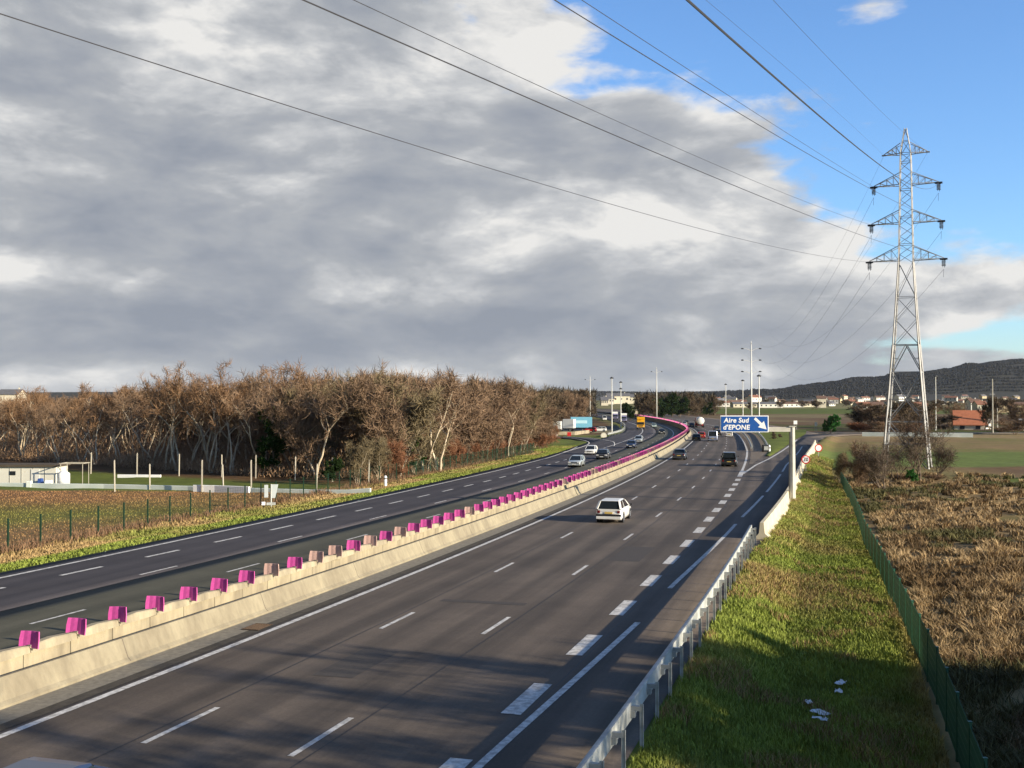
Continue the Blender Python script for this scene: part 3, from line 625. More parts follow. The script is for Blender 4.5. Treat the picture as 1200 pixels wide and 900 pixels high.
def grow_grass():
    # right verge
    p,s,d=scatter_road(280000,4,150,lambda s:e_right(s)+.15,lambda s:np.maximum(9.9,e_right(s)+3),4)
    x,y=p[:,0],p[:,1]; p[:,2]+=(smooth(0,6,d-e_right(s)-.3))*(fbm(x,y,6.,2)-.5)*.28
    c=land_colour(x,y)*1.75; n=fbm(x,y,2.6,6)[:,None]; n2=fbm(x,y,.9,3)[:,None]
    c=c*(.62+.8*n2); c=np.where((n>.60)&(np.random.default_rng(5).random((len(x),1))<.5),DRY*1.25,c)
    blades('grass','short rough green and straw-coloured grass on the verge right of the road',p,(.09+.20*np.clip(n[:,0]*2-.55,0,1))*(1+s/140),.017*(1+s/22),tint(c,x,y),m=BLADE)
    # dry field beyond the green fence: arching straw tussocks
    r=np.random.default_rng(9); N=9000; u=r.random(N)**1.6; s=6+112*u; d=10.6+r.random(N)**1.3*(14+s*.95); x,y=rd(s,d)
    keep=fbm(x,y,5.,11)+r.random(N)*.4>.42; x,y,s=x[keep],y[keep],s[keep]; K=44; n=len(x)
    rad=r.uniform(.12,.42,n)*(1+s/200); a=r.random((n,K))*2*np.pi; rr=np.sqrt(r.random((n,K)))*rad[:,None]; X=x[:,None]+rr*np.cos(a); Y=y[:,None]+rr*np.sin(a); X=X.ravel();Y=Y.ravel()
    P=np.stack([X,Y,ground(X,Y)+smooth(0,6,inv(X,Y)[1]-e_right(inv(X,Y)[0])-.3)*(fbm(X,Y,6.,2)-.5)*.28],1)
    nn=np.repeat(fbm(x,y,9.,4),K)[:,None]; cc=np.where(nn<.40,np.array((.12,.11,.045)),np.where(nn<.5,np.array((.18,.12,.06)),np.array((.33,.235,.125))))
    cc=cc*np.repeat(r.uniform(.6,1.35,n),K)[:,None]
    blades('dry_grass','rough straw-coloured tussocks on the field behind the green fence',P,np.repeat(r.uniform(.20,.50,n),K),.018*(1+np.repeat(s,K)/26),tint(cc,X,Y),lean=.6,m=BLADE,seed=3)
    # left verge
    p,s,d=scatter_road(70000,16,200,lambda s:-36.4+0*s,lambda s:left_edge(s)-.25,14)
    x,y=p[:,0],p[:,1]; c=land_colour(x,y)*1.5*(.55+.9*fbm(x,y,1.1,3)[:,None]); blades('grass','green grass strip along the outer edge of the left carriageway',p,.10+.22*np.clip((-d-33.5)/3,0,1),.05*(1+s/80),tint(c,x,y),m=BLADE,seed=8)
    # left ochre field
    r=np.random.default_rng(19); n=60000; x=r.uniform(-75,-8,n); y=50+r.random(n)*56; s,d=inv(x,y); k=d<-36.1; x,y,s=x[k],y[k],s[k]
    p=np.stack([x,y,ground(x,y)+(fbm(x,y,6.,2)-.5)*.28*smooth(0,6,left_edge(s)-1.5-inv(x,y)[1])],1); c=land_colour(x,y)*1.5*(.8+.4*fbm(x,y,1.3,3)[:,None])
    blades('weeds','low dry ochre weeds on the field left of the road',p,.08+0*x,.05+0*x,tint(c,x,y),m=BLADE,seed=12)
    # thin dry stalks along the left fence
    p,s,d=scatter_road(14000,18,172,-37.4,-35.4,24); x,y=p[:,0],p[:,1]; k=fbm(x,y,3.,7)>.45; p=p[k]
    blades('dry_grass','tall thin dry stalks along the left wire fence',p,.55+0*p[:,0],.045+0*p[:,0],tint(np.tile(np.array((.20,.12,.07)),(len(p),1)),p[:,0],p[:,1]),m=BLADE,seed=13)
grow_grass()
# ------------------------------------------------ bare winter trees
BARK_PALE=mat('bark_pale',(.56,.47,.34),.9,.25,3.,col2=(.38,.30,.21),scale2=1.2,stretch=(1,1,.4))
BARK_DARK=mat('bark_dark',(.13,.095,.065),.9,.25,3.,stretch=(1,1,.4))
TW={}
def twigmat(n,c): TW[n]=mat('twigs_'+n,c,.9,.28,.45,spec=.05); return TW[n]
twigmat('russet',(.205,.125,.072)); twigmat('brown',(.205,.138,.09)); twigmat('olive',(.17,.135,.08)); twigmat('orange',(.22,.105,.058)); twigmat('dark',(.11,.082,.055)); twigmat('evergreen',(.022,.04,.013)); twigmat('ivy',(.028,.055,.012)); twigmat('grey',(.12,.092,.07)); twigmat('bright_green',(.045,.15,.035))
def tubes_np(segs,n):
    """segs list of (p0,p1,r0,r1) -> V,F quads"""
    A=np.array([s[0] for s in segs]);B=np.array([s[1] for s in segs]); ra=np.array([s[2] for s in segs]); rb=np.array([s[3] for s in segs])
    D=B-A; D/=np.linalg.norm(D,axis=1)[:,None]+1e-9; up=np.where(abs(D[:,2:3])>.9,np.array([[1.,0,0]]),np.array([[0,0,1.]])); U=np.cross(D,up); U/=np.linalg.norm(U,axis=1)[:,None]+1e-9; Wv=np.cross(D,U)
    t=np.arange(n)/n*2*np.pi; c=np.cos(t)[None,:,None]; s_=np.sin(t)[None,:,None]; ring=U[:,None,:]*c+Wv[:,None,:]*s_
    V=np.concatenate([A[:,None,:]+ring*ra[:,None,None],B[:,None,:]+ring*rb[:,None,None]],1).reshape(-1,3)
    k=np.arange(len(segs))[:,None]*2*n; i=np.arange(n)[None,:]; j=(i+1)%n; F=np.stack([k+i,k+j,k+n+j,k+n+i],2).reshape(-1,4); return V,F
def spray(tips,dirs,k,ln,w,up,r,spread=.9):
    n=len(tips); T=np.repeat(tips,k,0)+r.normal(0,.12,(n*k,3)); D=np.repeat(dirs,k,0)*.8+r.normal(0,spread,(n*k,3)); D[:,2]+=up; D/=np.linalg.norm(D,axis=1)[:,None]
    L=ln*r.uniform(.5,1.2,n*k)[:,None]; E=T+D*L; Mi=T+D*L*.5+r.normal(0,.06,(n*k,3)); s=np.cross(D,r.normal(0,1,(n*k,3))); s/=np.linalg.norm(s,axis=1)[:,None]; s*=w/2
    V=np.stack([T-s,T+s,Mi-s*.8,Mi+s*.8,E],1).reshape(-1,3); q=np.arange(n*k)*5
    F=np.concatenate([np.stack([q,q+1,q+3],1),np.stack([q,q+3,q+2],1),np.stack([q+2,q+3,q+4],1)]); return V,F
def branchy(seed,ht,stems=1,lean=.25,first=.3,crown_r=2.6,limbs=7,up=.55,r0=.17,twig_k=5,twig_l=.9,twig_w=.03,wob=.16,lv3=5):
    r=np.random.default_rng(seed); main=[];fine=[];tips=[];dirs=[]
    for st in range(stems):
        a=r.random()*6.28; p=np.array([math.cos(a)*.2*(stems>1),math.sin(a)*.2*(stems>1),-.3]); d=np.array([math.cos(a)*lean,math.sin(a)*lean,1.]); d/=np.linalg.norm(d); h=ht*r.uniform(.8,1); seg=10; L=h/seg; rr=r0*(1 if stems==1 else .75)
        path=[p.copy()]
        for i in range(seg):
            d=d+r.normal(0,wob,3)*[1,1,.2]; d[2]=max(d[2],.5); d/=np.linalg.norm(d); q=p+d*L; f=1-i/seg*.8; main.append((p,q,rr*f,rr*(1-(i+1)/seg*.8))); p=q; path.append(p.copy())
        tips.append(p);dirs.append(d)
        for j in range(limbs):
            t=first+(1-first)*(j+.5)/limbs+r.normal(0,.03); t=min(max(t,.1),.97); k=int(t*seg); b=path[k]+(path[min(k+1,seg)]-path[k])*(t*seg-k); az=r.random()*6.28
            ll=crown_r*(1.15-.75*t)*r.uniform(.75,1.25)+.6; dd=np.array([math.cos(az),math.sin(az),up*r.uniform(.7,1.6)]); dd/=np.linalg.norm(dd); lr=rr*(1-t*.8)*.6; q=b; lp=[b]
            for i in range(5):
                dd=dd+r.normal(0,.2,3); dd[2]+=.10; dd/=np.linalg.norm(dd); e=q+dd*ll/4; main.append((q,e,lr*(1-i*.18),lr*(1-(i+1)*.18))) if i<3 else fine.append((q,e,lr*(1-i*.18),lr*(1-(i+1)*.18)+.004)); q=e; lp.append(q)
            tips.append(q);dirs.append(dd)
            for m_ in range(lv3):
                b2=lp[1+m_%4]+(lp[2+m_%4]-lp[1+m_%4])*r.random(); d2=dd+r.normal(0,.7,3); d2[2]+=.35; d2/=np.linalg.norm(d2); q2=b2; l2=ll*.42*r.uniform(.6,1.2)
                for i in range(3):
                    d2=d2+r.normal(0,.22,3); d2/=np.linalg.norm(d2); e2=q2+d2*l2/2.2; fine.append((q2,e2,.026-.006*i,.020-.006*i)); q2=e2; tips.append(q2);dirs.append(d2)
    tips=np.array(tips);dirs=np.array(dirs); Vt,Ft=spray(tips,dirs,twig_k,twig_l,twig_w,.25,r)
    return main,fine,Vt,Ft
TREE_PROTO={}
def proto(kind,n,bark,twig,name,**kw):
    L=[]
    for i in range(n):
        main,fine,Vt,Ft=branchy(hash_(kind)+i*7,**kw)
        V,F=tubes_np(main,6); tm=np_mesh('trunk',V,F); tm.polygons.foreach_set('use_smooth',[True]*len(tm.polygons)); tm.materials.append(bark)
        V2,F2=tubes_np(fine,3); V2f=np.concatenate([F2[:,[0,1,2]],F2[:,[0,2,3]]]); V=np.concatenate([V2,Vt]); F=np.concatenate([V2f,Ft+len(V2)]); cm=np_mesh('crown',V,F); cm.materials.append(TW[twig]); L.append((tm,cm))
    TREE_PROTO[kind]=(name,L)
def hash_(s): return sum(ord(c)*(i+3) for i,c in enumerate(s))
proto('robinia',6,BARK_PALE,'russet','bare_tree',ht=11.6,stems=2,lean=.24,first=.5,crown_r=3.0,limbs=7,up=.85,r0=.20,twig_k=6,twig_l=1.0,twig_w=.05)
proto('robinia_olive',4,BARK_PALE,'brown','bare_tree',ht=11.,stems=2,lean=.22,first=.48,crown_r=2.8,limbs=7,up=.85,r0=.18,twig_k=6,twig_l=1.0,twig_w=.05)
proto('brushy',5,BARK_DARK,'brown','bare_tree',ht=9.,stems=3,lean=.18,first=.12,crown_r=2.2,limbs=9,up=1.1,r0=.09,twig_k=9,twig_l=1.1,twig_w=.05,wob=.1)
proto('brushy_olive',4,BARK_PALE,'olive','bare_tree',ht=8.6,stems=3,lean=.18,first=.12,crown_r=2.2,limbs=9,up=1.2,r0=.08,twig_k=9,twig_l=1.1,twig_w=.05,wob=.1)
proto('orange',4,BARK_DARK,'orange','bush',ht=4.6,stems=4,lean=.3,first=.05,crown_r=1.5,limbs=8,up=1.5,r0=.045,twig_k=8,twig_l=.9,twig_w=.05,wob=.1)
proto('dark',4,BARK_DARK,'dark','bare_tree',ht=10,stems=2,lean=.2,first=.1,crown_r=3.0,limbs=10,up=.9,r0=.14,twig_k=12,twig_l=1.2,twig_w=.10)
proto('evergreen',3,BARK_DARK,'evergreen','evergreen_tree',ht=9,stems=2,lean=.15,first=.05,crown_r=2.6,limbs=12,up=.5,r0=.14,twig_k=26,twig_l=.8,twig_w=.16)
proto('ivy',2,BARK_DARK,'ivy','ivy_clad_tree',ht=9,stems=1,lean=.1,first=.12,crown_r=1.5,limbs=10,up=.5,r0=.14,twig_k=26,twig_l=.5,twig_w=.16)
proto('sapling',4,mat('bark_grey_brown',(.12,.09,.065),.9,.25,3.),'grey','bare_tree',ht=5.,stems=3,lean=.3,first=.2,crown_r=1.6,limbs=8,up=.8,r0=.11,twig_k=6,twig_l=.7,twig_w=.026,wob=.25)
proto('green_conifer',1,BARK_DARK,'bright_green','conifer',ht=9,stems=1,lean=.02,first=.08,crown_r=2.2,limbs=30,up=.25,r0=.14,twig_k=22,twig_l=.7,twig_w=.16)
proto('bramble',3,BARK_DARK,'brown','bush',ht=2.0,stems=5,lean=.6,first=.05,crown_r=1.1,limbs=7,up=.6,r0=.03,twig_k=7,twig_l=.5,twig_w=.04,wob=.3)
tr_=random.Random(31)
def tree(kind,x,y,sc=1.,label='',group=None,cat=None,sz=None,twig=None):
    name,L=TREE_PROTO[kind]; tm,cm=tr_.choice(L); e=empty(name,(x,y,float(ground(x,y))-.05),tr_.random()*6.28,label,cat or ('bush' if name=='bush' else 'tree'),group)
    e.scale=(sc,sc,sc*(sz or 1)); link('trunk',tm,None,e); c=link('crown',cm,None,e); return e
def front_y(x): return float(np.interp(x,[-400,-110,-75,-58,-44,-29,-14,-6,0,3.7,6,9],[220,190,163,151,138,126,118,129,147,180,215,240]))
def edge_ok(x,y,m=0):
    s,d=inv(x,y); return d<left_edge(s)-5.5-m and not (235<y<420 and x>-34+ (y-235)*.0)
LBL={'robinia':'bare pale-trunked tree with russet twigs in the wood left of the road','robinia_olive':'bare pale-trunked tree with brown twigs in the wood left of the road','brushy':'slim many-stemmed bare tree with brown twigs in the wood left of the road','brushy_olive':'slim many-stemmed bare tree with olive twigs in the wood left of the road','dark':'dark bare tree at the back of the wood','orange':'orange-brown bush at the wood edge near the left carriageway'}
placed=[]
def far_enough(x,y,dm):
    for a,b in placed:
        if (a-x)**2+(b-y)**2<dm*dm: return False
    placed.append((x,y)); return True
def woods():
    r=random.Random(77); n=0; tries=0
    # left block, open pale trunks at the front
    while n<98 and tries<6000:
        tries+=1; x=r.uniform(-96,-22); dep=r.random()**1.35*46; y=front_y(x)+2+dep
        if abs(x)/y>.56 or not far_enough(x,y,2.5+dep*.05): continue
        kd=r.choice(['robinia','robinia','robinia_olive']) if dep<30 else r.choice(['robinia','dark','brushy'])
        tree(kd,x,y,r.uniform(.88,1.1)*float(np.interp(600+1300*x/y,[0,100,230,320,420],[.84,.93,1.03,1.1,1.05])),LBL[kd],'trees of the wood left of the road'); n+=1
    n=0;tries=0
    while n<105 and tries<6000:
        tries+=1; x=r.uniform(-30,8); y=front_y(x)+1+r.random()**1.2*70
        if not edge_ok(x,y) or not far_enough(x,y,2.2): continue
        kd=r.choice(['brushy','brushy_olive','brushy','robinia_olive'] if y<200 else ['brushy','dark','brushy_olive'])
        tree(kd,x,y,r.uniform(.9,1.1)*float(np.interp(600+1300*x/y,[350,460,560,620,680],[1.12,1.22,1.18,1.05,1.])),LBL[kd],'trees of the wood left of the road'); n+=1
    n=0;tries=0
    while n<48 and tries<4000:
        tries+=1; s=r.uniform(84,214); d=-36.9-r.random()*3.2- (1.5 if s>190 else 0); x,y=[float(v) for v in rd(s,d)]
        if y<front_y(x)-7 or not far_enough(x,y,1.3): continue
        kd='orange' if (s>120 or r.random()<.45) else 'brushy_olive'
        tree(kd,x,y,r.uniform(.5,.85) if kd=='orange' else r.uniform(.45,.6),LBL[kd] if kd=='orange' else 'young bare tree with olive twigs behind the green mesh fence','brush along the wood edge'); n+=1
    # behind the lorry park: darker trees
    n=0;tries=0
    while n<60 and tries<4000:
        tries+=1; y=r.uniform(385,560); px=r.uniform(575,712); x=(px-600)/1300*y; s,d=inv(x,y)
        if d>left_edge(s)-14 or not far_enough(x,y,4): continue
        tree(r.choice(['dark','brushy','dark']),x,y,r.uniform(1.1,1.45),'dark bare tree behind the lorry park','trees behind the lorry park'); n+=1
woods()
def zone_labels():
    for o in bpy.data.objects:
        g=o.get('group')
        if g not in ('trees of the wood left of the road','trees behind the lorry park','brush along the wood edge'): continue
        x,y=o.location.x,o.location.y; px=600+1300*x/y; kind=o['label'].split(' in the wood')[0].split(' at the back')[0].split(' at the wood edge')[0].split(' behind')[0]
        if g=='brush along the wood edge': z='behind the green mesh fence' if px<560 else 'at the right end of the wood by the slip road'
        elif g=='trees behind the lorry park': z='behind the lorries' if px<690 else 'near the lamp posts'
        else:
            z='above the white hut' if px<78 else 'behind the left field posts' if px<190 else 'behind the middle field posts' if px<300 else 'behind the right field posts' if px<400 else 'behind the roadside brush' if px<540 else 'at the right end of the wood'
            dep=y-front_y(x); z=('front row, ' if dep<8 else 'second rows, ' if dep<22 else 'far back, ')+z
        o['label']=kind.replace('many-stemmed','multi-stemmed')+', '+z
zone_labels()
# solid depth of the wood behind the first rows: uncountable mass of twigs and stems
def wood_mass(name,label,pts,col,ln,w,seed=5,k=1):
    r=np.random.default_rng(seed); V,F=spray(pts,np.tile([[0,0,1.]],(len(pts),1)),k,ln,w,.6,r,.7)
    c=np.repeat(col,5*k,0) if len(col)==len(pts) else np.tile(col,(len(V),1))
    tag(link(name,np_mesh(name,V,F,c),BLADE),label,'wood',None,'stuff')
def masses():
    r=np.random.default_rng(4); n=70000; x=r.uniform(-170,-16,n); fy=np.interp(x,[-400,-110,-75,-58,-44,-29,-14],[220,190,163,151,138,126,118]); y=fy+38+r.random(n)*30
    top=7.2+2.4*(fbm(x,y,7.,3)-.5)*3; z=ground(x,y)+r.random(n)**.8*top; k=(x/y>-.6); c=np.array([(.23,.155,.098)])*(.6+.8*fbm(x,y,5.,2)[:,None])
    wood_mass('wood','deep brown mass of bare trees behind the front trunks left of the road',np.stack([x,y,z],1)[k],c[k],1.6,.13)
    x=r.uniform(-24,-1,n//2); y=np.maximum(155+r.random(n//2)*75,0); s,d=inv(x,y); k=(d<left_edge(s)-10)
    top=8.+2.4*(fbm(x,y,7.,3)-.5)*2.5; z=ground(x,y)+r.random(n//2)**.8*top; c=np.array([(.22,.155,.09)])*(.6+.8*fbm(x,y,5.,2)[:,None])
    wood_mass('wood','brown mass of bare trees behind the roadside brush, middle of the photo',np.stack([x,y,z],1)[k],c[k],1.6,.13)
    # undergrowth at the foot of the left wood
    m_=52000; x=r.uniform(-110,-14,m_); fy=np.interp(x,[-400,-110,-75,-58,-44,-29,-14],[220,190,163,151,138,126,118]); dp_=r.random(m_)*36; y=fy+dp_; z=ground(x,y)+r.random(m_)**1.5*(1.5+4.*smooth(5,16,dp_))*fbm(x,y,5.,2)*1.6
    wood_mass('undergrowth','low brown undergrowth between the pale trunks of the left wood',np.stack([x,y,z],1),np.array([(.32,.205,.12)])*(.7+.6*fbm(x,y,4.,2)[:,None]),.7,.06,9)
    # far dark belt on the horizon, centre
    m_=26000; X0=r.uniform(640,860,m_); y=r.uniform(640,760,m_); x=(X0-600)/1300*y; top=np.interp(X0,[640,700,745,800,860],[15,14,12,12.5,9])*(1+.35*(fbm(x,y,14.,3)-.5)*2); z=ground(x,y)+r.random(m_)*top; s,d=inv(x,y); k=((d<-40)|(d>40)|(y>690))&((X0<698)|((X0>744)&(X0<838)))
    c=np.array([(.05,.042,.03)])*(.7+.7*fbm(x,y,12.,2)[:,None]); wood_mass('wood','dark distant tree belt across the end of the motorway',np.stack([x,y,z],1)[k],c[k],3.2,.5,11)
masses()
for (px,y,k,sc,lb) in [(748,600,'dark',1.25,'brown bare tree left of the tall mast at the end of the motorway'),(757,610,'dark',1.3,'brown bare tree beneath the tall middle mast'),(771,560,'evergreen',1.15,'dark evergreen tree at the outside of the distant bend'),(779,570,'evergreen',1.25,'dark evergreen tree just right of the middle mast'),(787,575,'evergreen',1.35,'tallest dark evergreen tree beyond the bend'),(796,580,'evergreen',1.25,'dark evergreen tree beyond the bend near pale houses'),(806,590,'dark',1.2,'dark bare tree beyond the bend near pale houses'),(817,600,'dark',1.1,'dark bare tree at the far side of the green field'),(739,500,'evergreen',.95,'small dark evergreen tree beside the far lorries'),(764,530,'dark',1.0,'dark bare tree behind the cream lorry'),(828,610,'evergreen',.9,'dark evergreen bush left of the far warehouse'),(838,640,'dark',1.0,'dark bare tree by the far warehouse')]:
    tree(k,(px-600)/1300*y,y,sc,lb)
tree('ivy',-27.5,129,1.0,'ivy-clad dark green tree among pale trunks, left of the wood gap')
tree('ivy',-13,131,.85,'ivy-clad green tree in the middle of the roadside brush')
tree('evergreen',-19.,116.5,.28,'low dark green bush behind the white field posts')
tree('brushy_olive',3.5,240,1.35,'tall slender bare tree standing above the end of the wood')
for i,(s_,d_) in enumerate([(232,6.5),(244,8.5),(258,7.5)]):
    x,y=rd(s_,d_); tree('dark',float(x),float(y),.16,'%s low dark bush on the grass island inside the exit'%('nearest','middle','farthest')[i],cat='bush')
# roadside bushes and saplings under the pylon, right
for (x,y,k,sc,sz,lb) in [(33.6,108,'brushy',.34,1.0,'brown brush at the far end of the green fence'),(34.9,111,'brushy',.46,1.0,'dense brown bush left of the pylon, right of the fence end'),(33.3,113,'brushy_olive',.38,1.0,'olive brush overhanging the end of the verge'),(35.0,104,'sapling',.85,1,'leaning bare tree with twisted stems in front of the brown brush'),(36.0,108,'sapling',.85,1.05,'bare tree with twisted stems beside the brown bush left of the pylon'),(39.4,114,'sapling',.8,1.0,'dark forked bare tree just left of the pylon legs'),(42.0,115.5,'sapling',1.2,1.1,'bare forked tree in the middle of the pylon legs'),(40.3,115,'bramble',.5,.6,'reddish brush at the foot of the pylon left leg'),(44.6,117,'sapling',.8,1.0,'bare tree by the pylon right leg'),(44.2,116,'bramble',.5,.5,'low brush at the foot of the pylon right leg')]:
    tree(k,x,y,sc,lb,sz=sz)
tree('green_conifer',40.9,113,.17,'low bright green shrub at the foot of the pylon')
tree('green_conifer',85.7,299,.62,'bright green conifer beside the exit slip road')
# hedges and scrub further right
r_=random.Random(8)
for i in range(46):
    y=r_.uniform(285,420); px=r_.uniform(1000,1225); x=(px-600)/1300*y
    if 1108<px<1172 and y<375: continue
    tree(r_.choice(['bramble','dark','orange','bramble','brushy']),x,y,1.,'low brown scrub in the hedge belt beyond the fields, %s'%('left of the pylon' if px<1040 else 'seen through the pylon legs' if px<1100 else 'between the pylon and the barn' if px<1140 else 'right of the barn'),'scrub belt beyond the fields').scale=(1.5,1.5,r_.uniform(.35,.9))
for (px,y,lb) in [(1153,330,'dark upright bare tree beside the orange-roofed barn'),(1166,420,'dark round bare tree near the utility pole'),(1190,400,'dark bare tree near the right frame edge')]:
    tree('dark',(px-600)/1300*y,y,.85,lb,sz=1.2)
# trees on the bank by the bridge, beside and behind the camera; only their shade reaches the picture
for (x,y,k,sc) in BANK_TREES:
    tree(k,x,y,sc,'bare tree on the bank beside the bridge, right of the camera','trees on the bridge bank')
# ------------------------------------------------ lattice pylon
STEEL=mat('pylon_steel',(.30,.30,.30),.6,.18,2.,metal=.2,spec=.3)
INS=mat('insulator_dark',(.03,.035,.045),.3,.1,8.,spec=.6)
PB=(49.45,139.); PR=.42
def pylon():
    zb=float(ground(*PB))-.2; e=empty('power_pylon',(PB[0],PB[1],zb),-PR,'tall grey steel lattice pylon carrying the overhead lines in the right field','pylon')
    Hh=41.2-zb; prof=[(0,2.72),(8.7-1,2.1),(15.6,1.5),(24.6-zb-.5,.86),(38-zb,.62),(Hh,.12)]
    hw=lambda z:float(np.interp(z,[p[0] for p in prof],[p[1] for p in prof]))
    legs=MB(); lv=[0,3.2,6.0,8.8,12.2,15.6,18.8,21.6,24.6-zb-.3]; z=lv[-1]
    while z<38-zb-.8: z+=1.15; lv.append(z)
    lv+= [38-zb,Hh-1.6,Hh]
    c4=[(-1,-1),(1,-1),(1,1),(-1,1)]
    for a,b in c4:
        for z0,z1 in zip(lv[:-1],lv[1:]): legs.bar((a*hw(z0),b*hw(z0),z0),(a*hw(z1),b*hw(z1),z1),.19 if z0<15 else (.13 if z0<24 else .08))
    legs.build('legs',STEEL,e)
    br=MB()
    for i,(z0,z1) in enumerate(zip(lv[:-1],lv[1:])):
        w=.10 if z0<15 else .055
        for k in range(4):
            a=c4[k];b=c4[(k+1)%4]; p=lambda c,z:(c[0]*hw(z),c[1]*hw(z),z); h=lambda z:(( a[0]+b[0])/2*hw(z),(a[1]+b[1])/2*hw(z),z)
            if z0<15:
                if i%2==0: br.bar(p(a,z0),h(z1),w); br.bar(p(b,z0),h(z1),w)
                else: br.bar(h(z0),p(a,z1),w); br.bar(h(z0),p(b,z1),w)
                br.bar(p(a,z1),p(b,z1),w)
                # short redundant members
                zm_=(z0+z1)/2; q=(Vector(p(a,z0))+Vector(h(z1)))/2 if i%2==0 else (Vector(h(z0))+Vector(p(a,z1)))/2; br.bar(q,p(a,zm_),w*.6)
                q=(Vector(p(b,z0))+Vector(h(z1)))/2 if i%2==0 else (Vector(h(z0))+Vector(p(b,z1)))/2; br.bar(q,p(b,zm_),w*.6)
            else:
                if i%2==0: br.bar(p(a,z0),p(b,z1),w)
                else: br.bar(p(b,z0),p(a,z1),w)
                if z0<24: br.bar(p(b,z0) if i%2==0 else p(a,z0),p(a,z1) if i%2==0 else p(b,z1),w*.8)
                if i%3==0: br.bar(p(a,z1),p(b,z1),w)
    br.build('bracing',STEEL,e)
    tips={}
    for l,(zz,sp,rise) in enumerate([(38,2.6,1.3),(34.1,3.85,1.5),(29.3,4.15,1.6),(24.6,4.4,1.8)]):
        for sd in(-1,1):
            z=zz-zb; w0=hw(z); m=MB(); tip=Vector((sd*sp,0,z)); 
            for b in(-1,1):
                m.bar((sd*w0,b*w0,z),tip,.085); m.bar((sd*w0*.9,b*w0,z+rise),tip+Vector((0,0,.1)),.075)
                for t in(.25,.5,.75):
                    lo=Vector((sd*w0,b*w0,z)).lerp(tip,t); hi=Vector((sd*w0,b*w0,z+rise)).lerp(tip,t); m.bar(lo,hi,.045); 
                    lo2=Vector((sd*w0,b*w0,z)).lerp(tip,t-.25); m.bar(lo2,hi,.045)
            for t in(.2,.4,.6,.8): m.bar(Vector((sd*w0,-w0,z)).lerp(tip,t),Vector((sd*w0,w0,z)).lerp(tip,t),.045)
            m.box(tip,(.5,.25,.14)); arm=m.build('crossarm',STEEL,e)
            if l>0:
                for q in(-.16,.16):
                    s_=MB(); 
                    for j in range(5): s_.tube([tip+Vector((q*.6,q,-.15-.17*j)),tip+Vector((q*.6,q,-.23-.17*j))],.15,8)
                    s_.bar(tip+Vector((q*.6,q,-.05)),tip+Vector((q*.6,q,-1.1)),.05); s_.build('insulator',INS,arm)
                s_=MB(); s_.box(tip+Vector((0,0,-.05)),(.9,.35,.2)); s_.bar(tip+Vector((0,0,-1.35)),tip+Vector((-.05,0,-2.3)),.03); s_.build('clamp',INS,arm)
    return e
pylon()
WIRE=mat('wire_dark',(.05,.05,.055),.5,.05,3.)
def wires():
    a=(math.cos(PR),-math.sin(PR)); lev=[(38.,2.6),(34.1,3.85),(29.3,4.15),(24.6,4.4)]
    back={(0,-1):(.39,-.133,-.00008),(0,1):(.40,-.175,.00012),(1,-1):(.41,-.115,.00004),(1,1):(.385,-.205,.00028),(2,-1):(.455,-.094,.00016),(2,1):(.44,-.121,.00016),(3,-1):(.45,-.10,.00024),(3,1):(.45,-.10,.00016)}
    side={-1:'left',1:'right'}; nm=['top','upper','middle','lowest']
    for (l,sd),(ph,b,c) in back.items():
        z,r=lev[l]; ax=PB[0]+a[0]*r*sd; ay=PB[1]+a[1]*r*sd; w=MB(); o=Vector((ax,ay,z))
        pts=[(-math.sin(ph)*t,-math.cos(ph)*t,b*t+c*t*t) for t in np.linspace(0,185,60)]; w.tube(pts,.015 if l else .007,5)
        p2=[(math.sin(.16)*t,math.cos(.16)*t,-.15*t+.0005*t*t-(1.3 if l else 0)) for t in np.linspace(0,300,50)]; w.tube(p2,.014 if l else .010,5)
        tag(w.build('power_line',WIRE,None,loc=o),'thin dark overhead line on the %s %s arm of the pylon'%(nm[l],side[sd]),'power line')
wires()
# ------------------------------------------------ lighting masts and lamp posts
LAMPM=mat('mast_white',(.62,.62,.58),.45,.08,1.,metal=.1); HEADM=mat('lamp_head_dark',(.04,.045,.05),.5,.1,5.)
def mast(x,y,top,tiers,label,r0=.28,r1=.13):
    z=float(ground(x,y)); e=empty('lighting_mast',(x,y,z),0,label,'mast'); m=MB(); h=top-z; m.tube([(0,0,0),(0,0,h*.5),(0,0,h*.96)],[r0,(r0+r1)/2,r1],10); m.tube([(0,0,h*.96),(0,0,h)],[r1,.02],10); m.build('pole',LAMPM,e,True)
    for t in range(tiers):
        zz=h*.96-1.3-t*3.1
        for sd in(-1,1):
            a=MB(); L=2.4; a.tube([(0,0,zz-.5),(sd*L*.5,0,zz+.05),(sd*L,0,zz+.15)],.05,6); arm=a.build('arm',LAMPM,e)
            b=MB(); b.tube([(sd*L-.35,0,zz+.1),(sd*L,0,zz+.14),(sd*(L)+.35,0,zz+.1)],[.12,.2,.12],8); b.build('lamp_head',HEADM,arm)
def lamp(x,y,top,label,two=False):
    z=float(ground(x,y)); e=empty('lamp_post',(x,y,z),0,label,'lamp post'); m=MB(); h=top-z; m.tube([(0,0,0),(0,0,h)],[.17,.10],8); m.box((0,0,.2),(.4,.4,.4)); m.build('pole',LAMPM,e)
    for k in range(2 if two else 1):
        b=MB(); b.tube([(-.5,0,h-.05-2.1*k),(0,0,h+.1-2.1*k),(.5,0,h-.05-2.1*k)],[.15,.28,.15],8); b.build('lamp_head',HEADM,e)
AT=lambda px,y:(px-600)/1300.2*y
TOPZ=lambda py,y:H+(466-py)/1300.2*y
mast(AT(880.5,300),300,TOPZ(399,300),3,'tall white mast with three tiers of lamps above the blue sign')
mast(AT(769.5,520),520,TOPZ(430,520),1,'slim white mast rising above the dark trees at the bend',.3,.16)
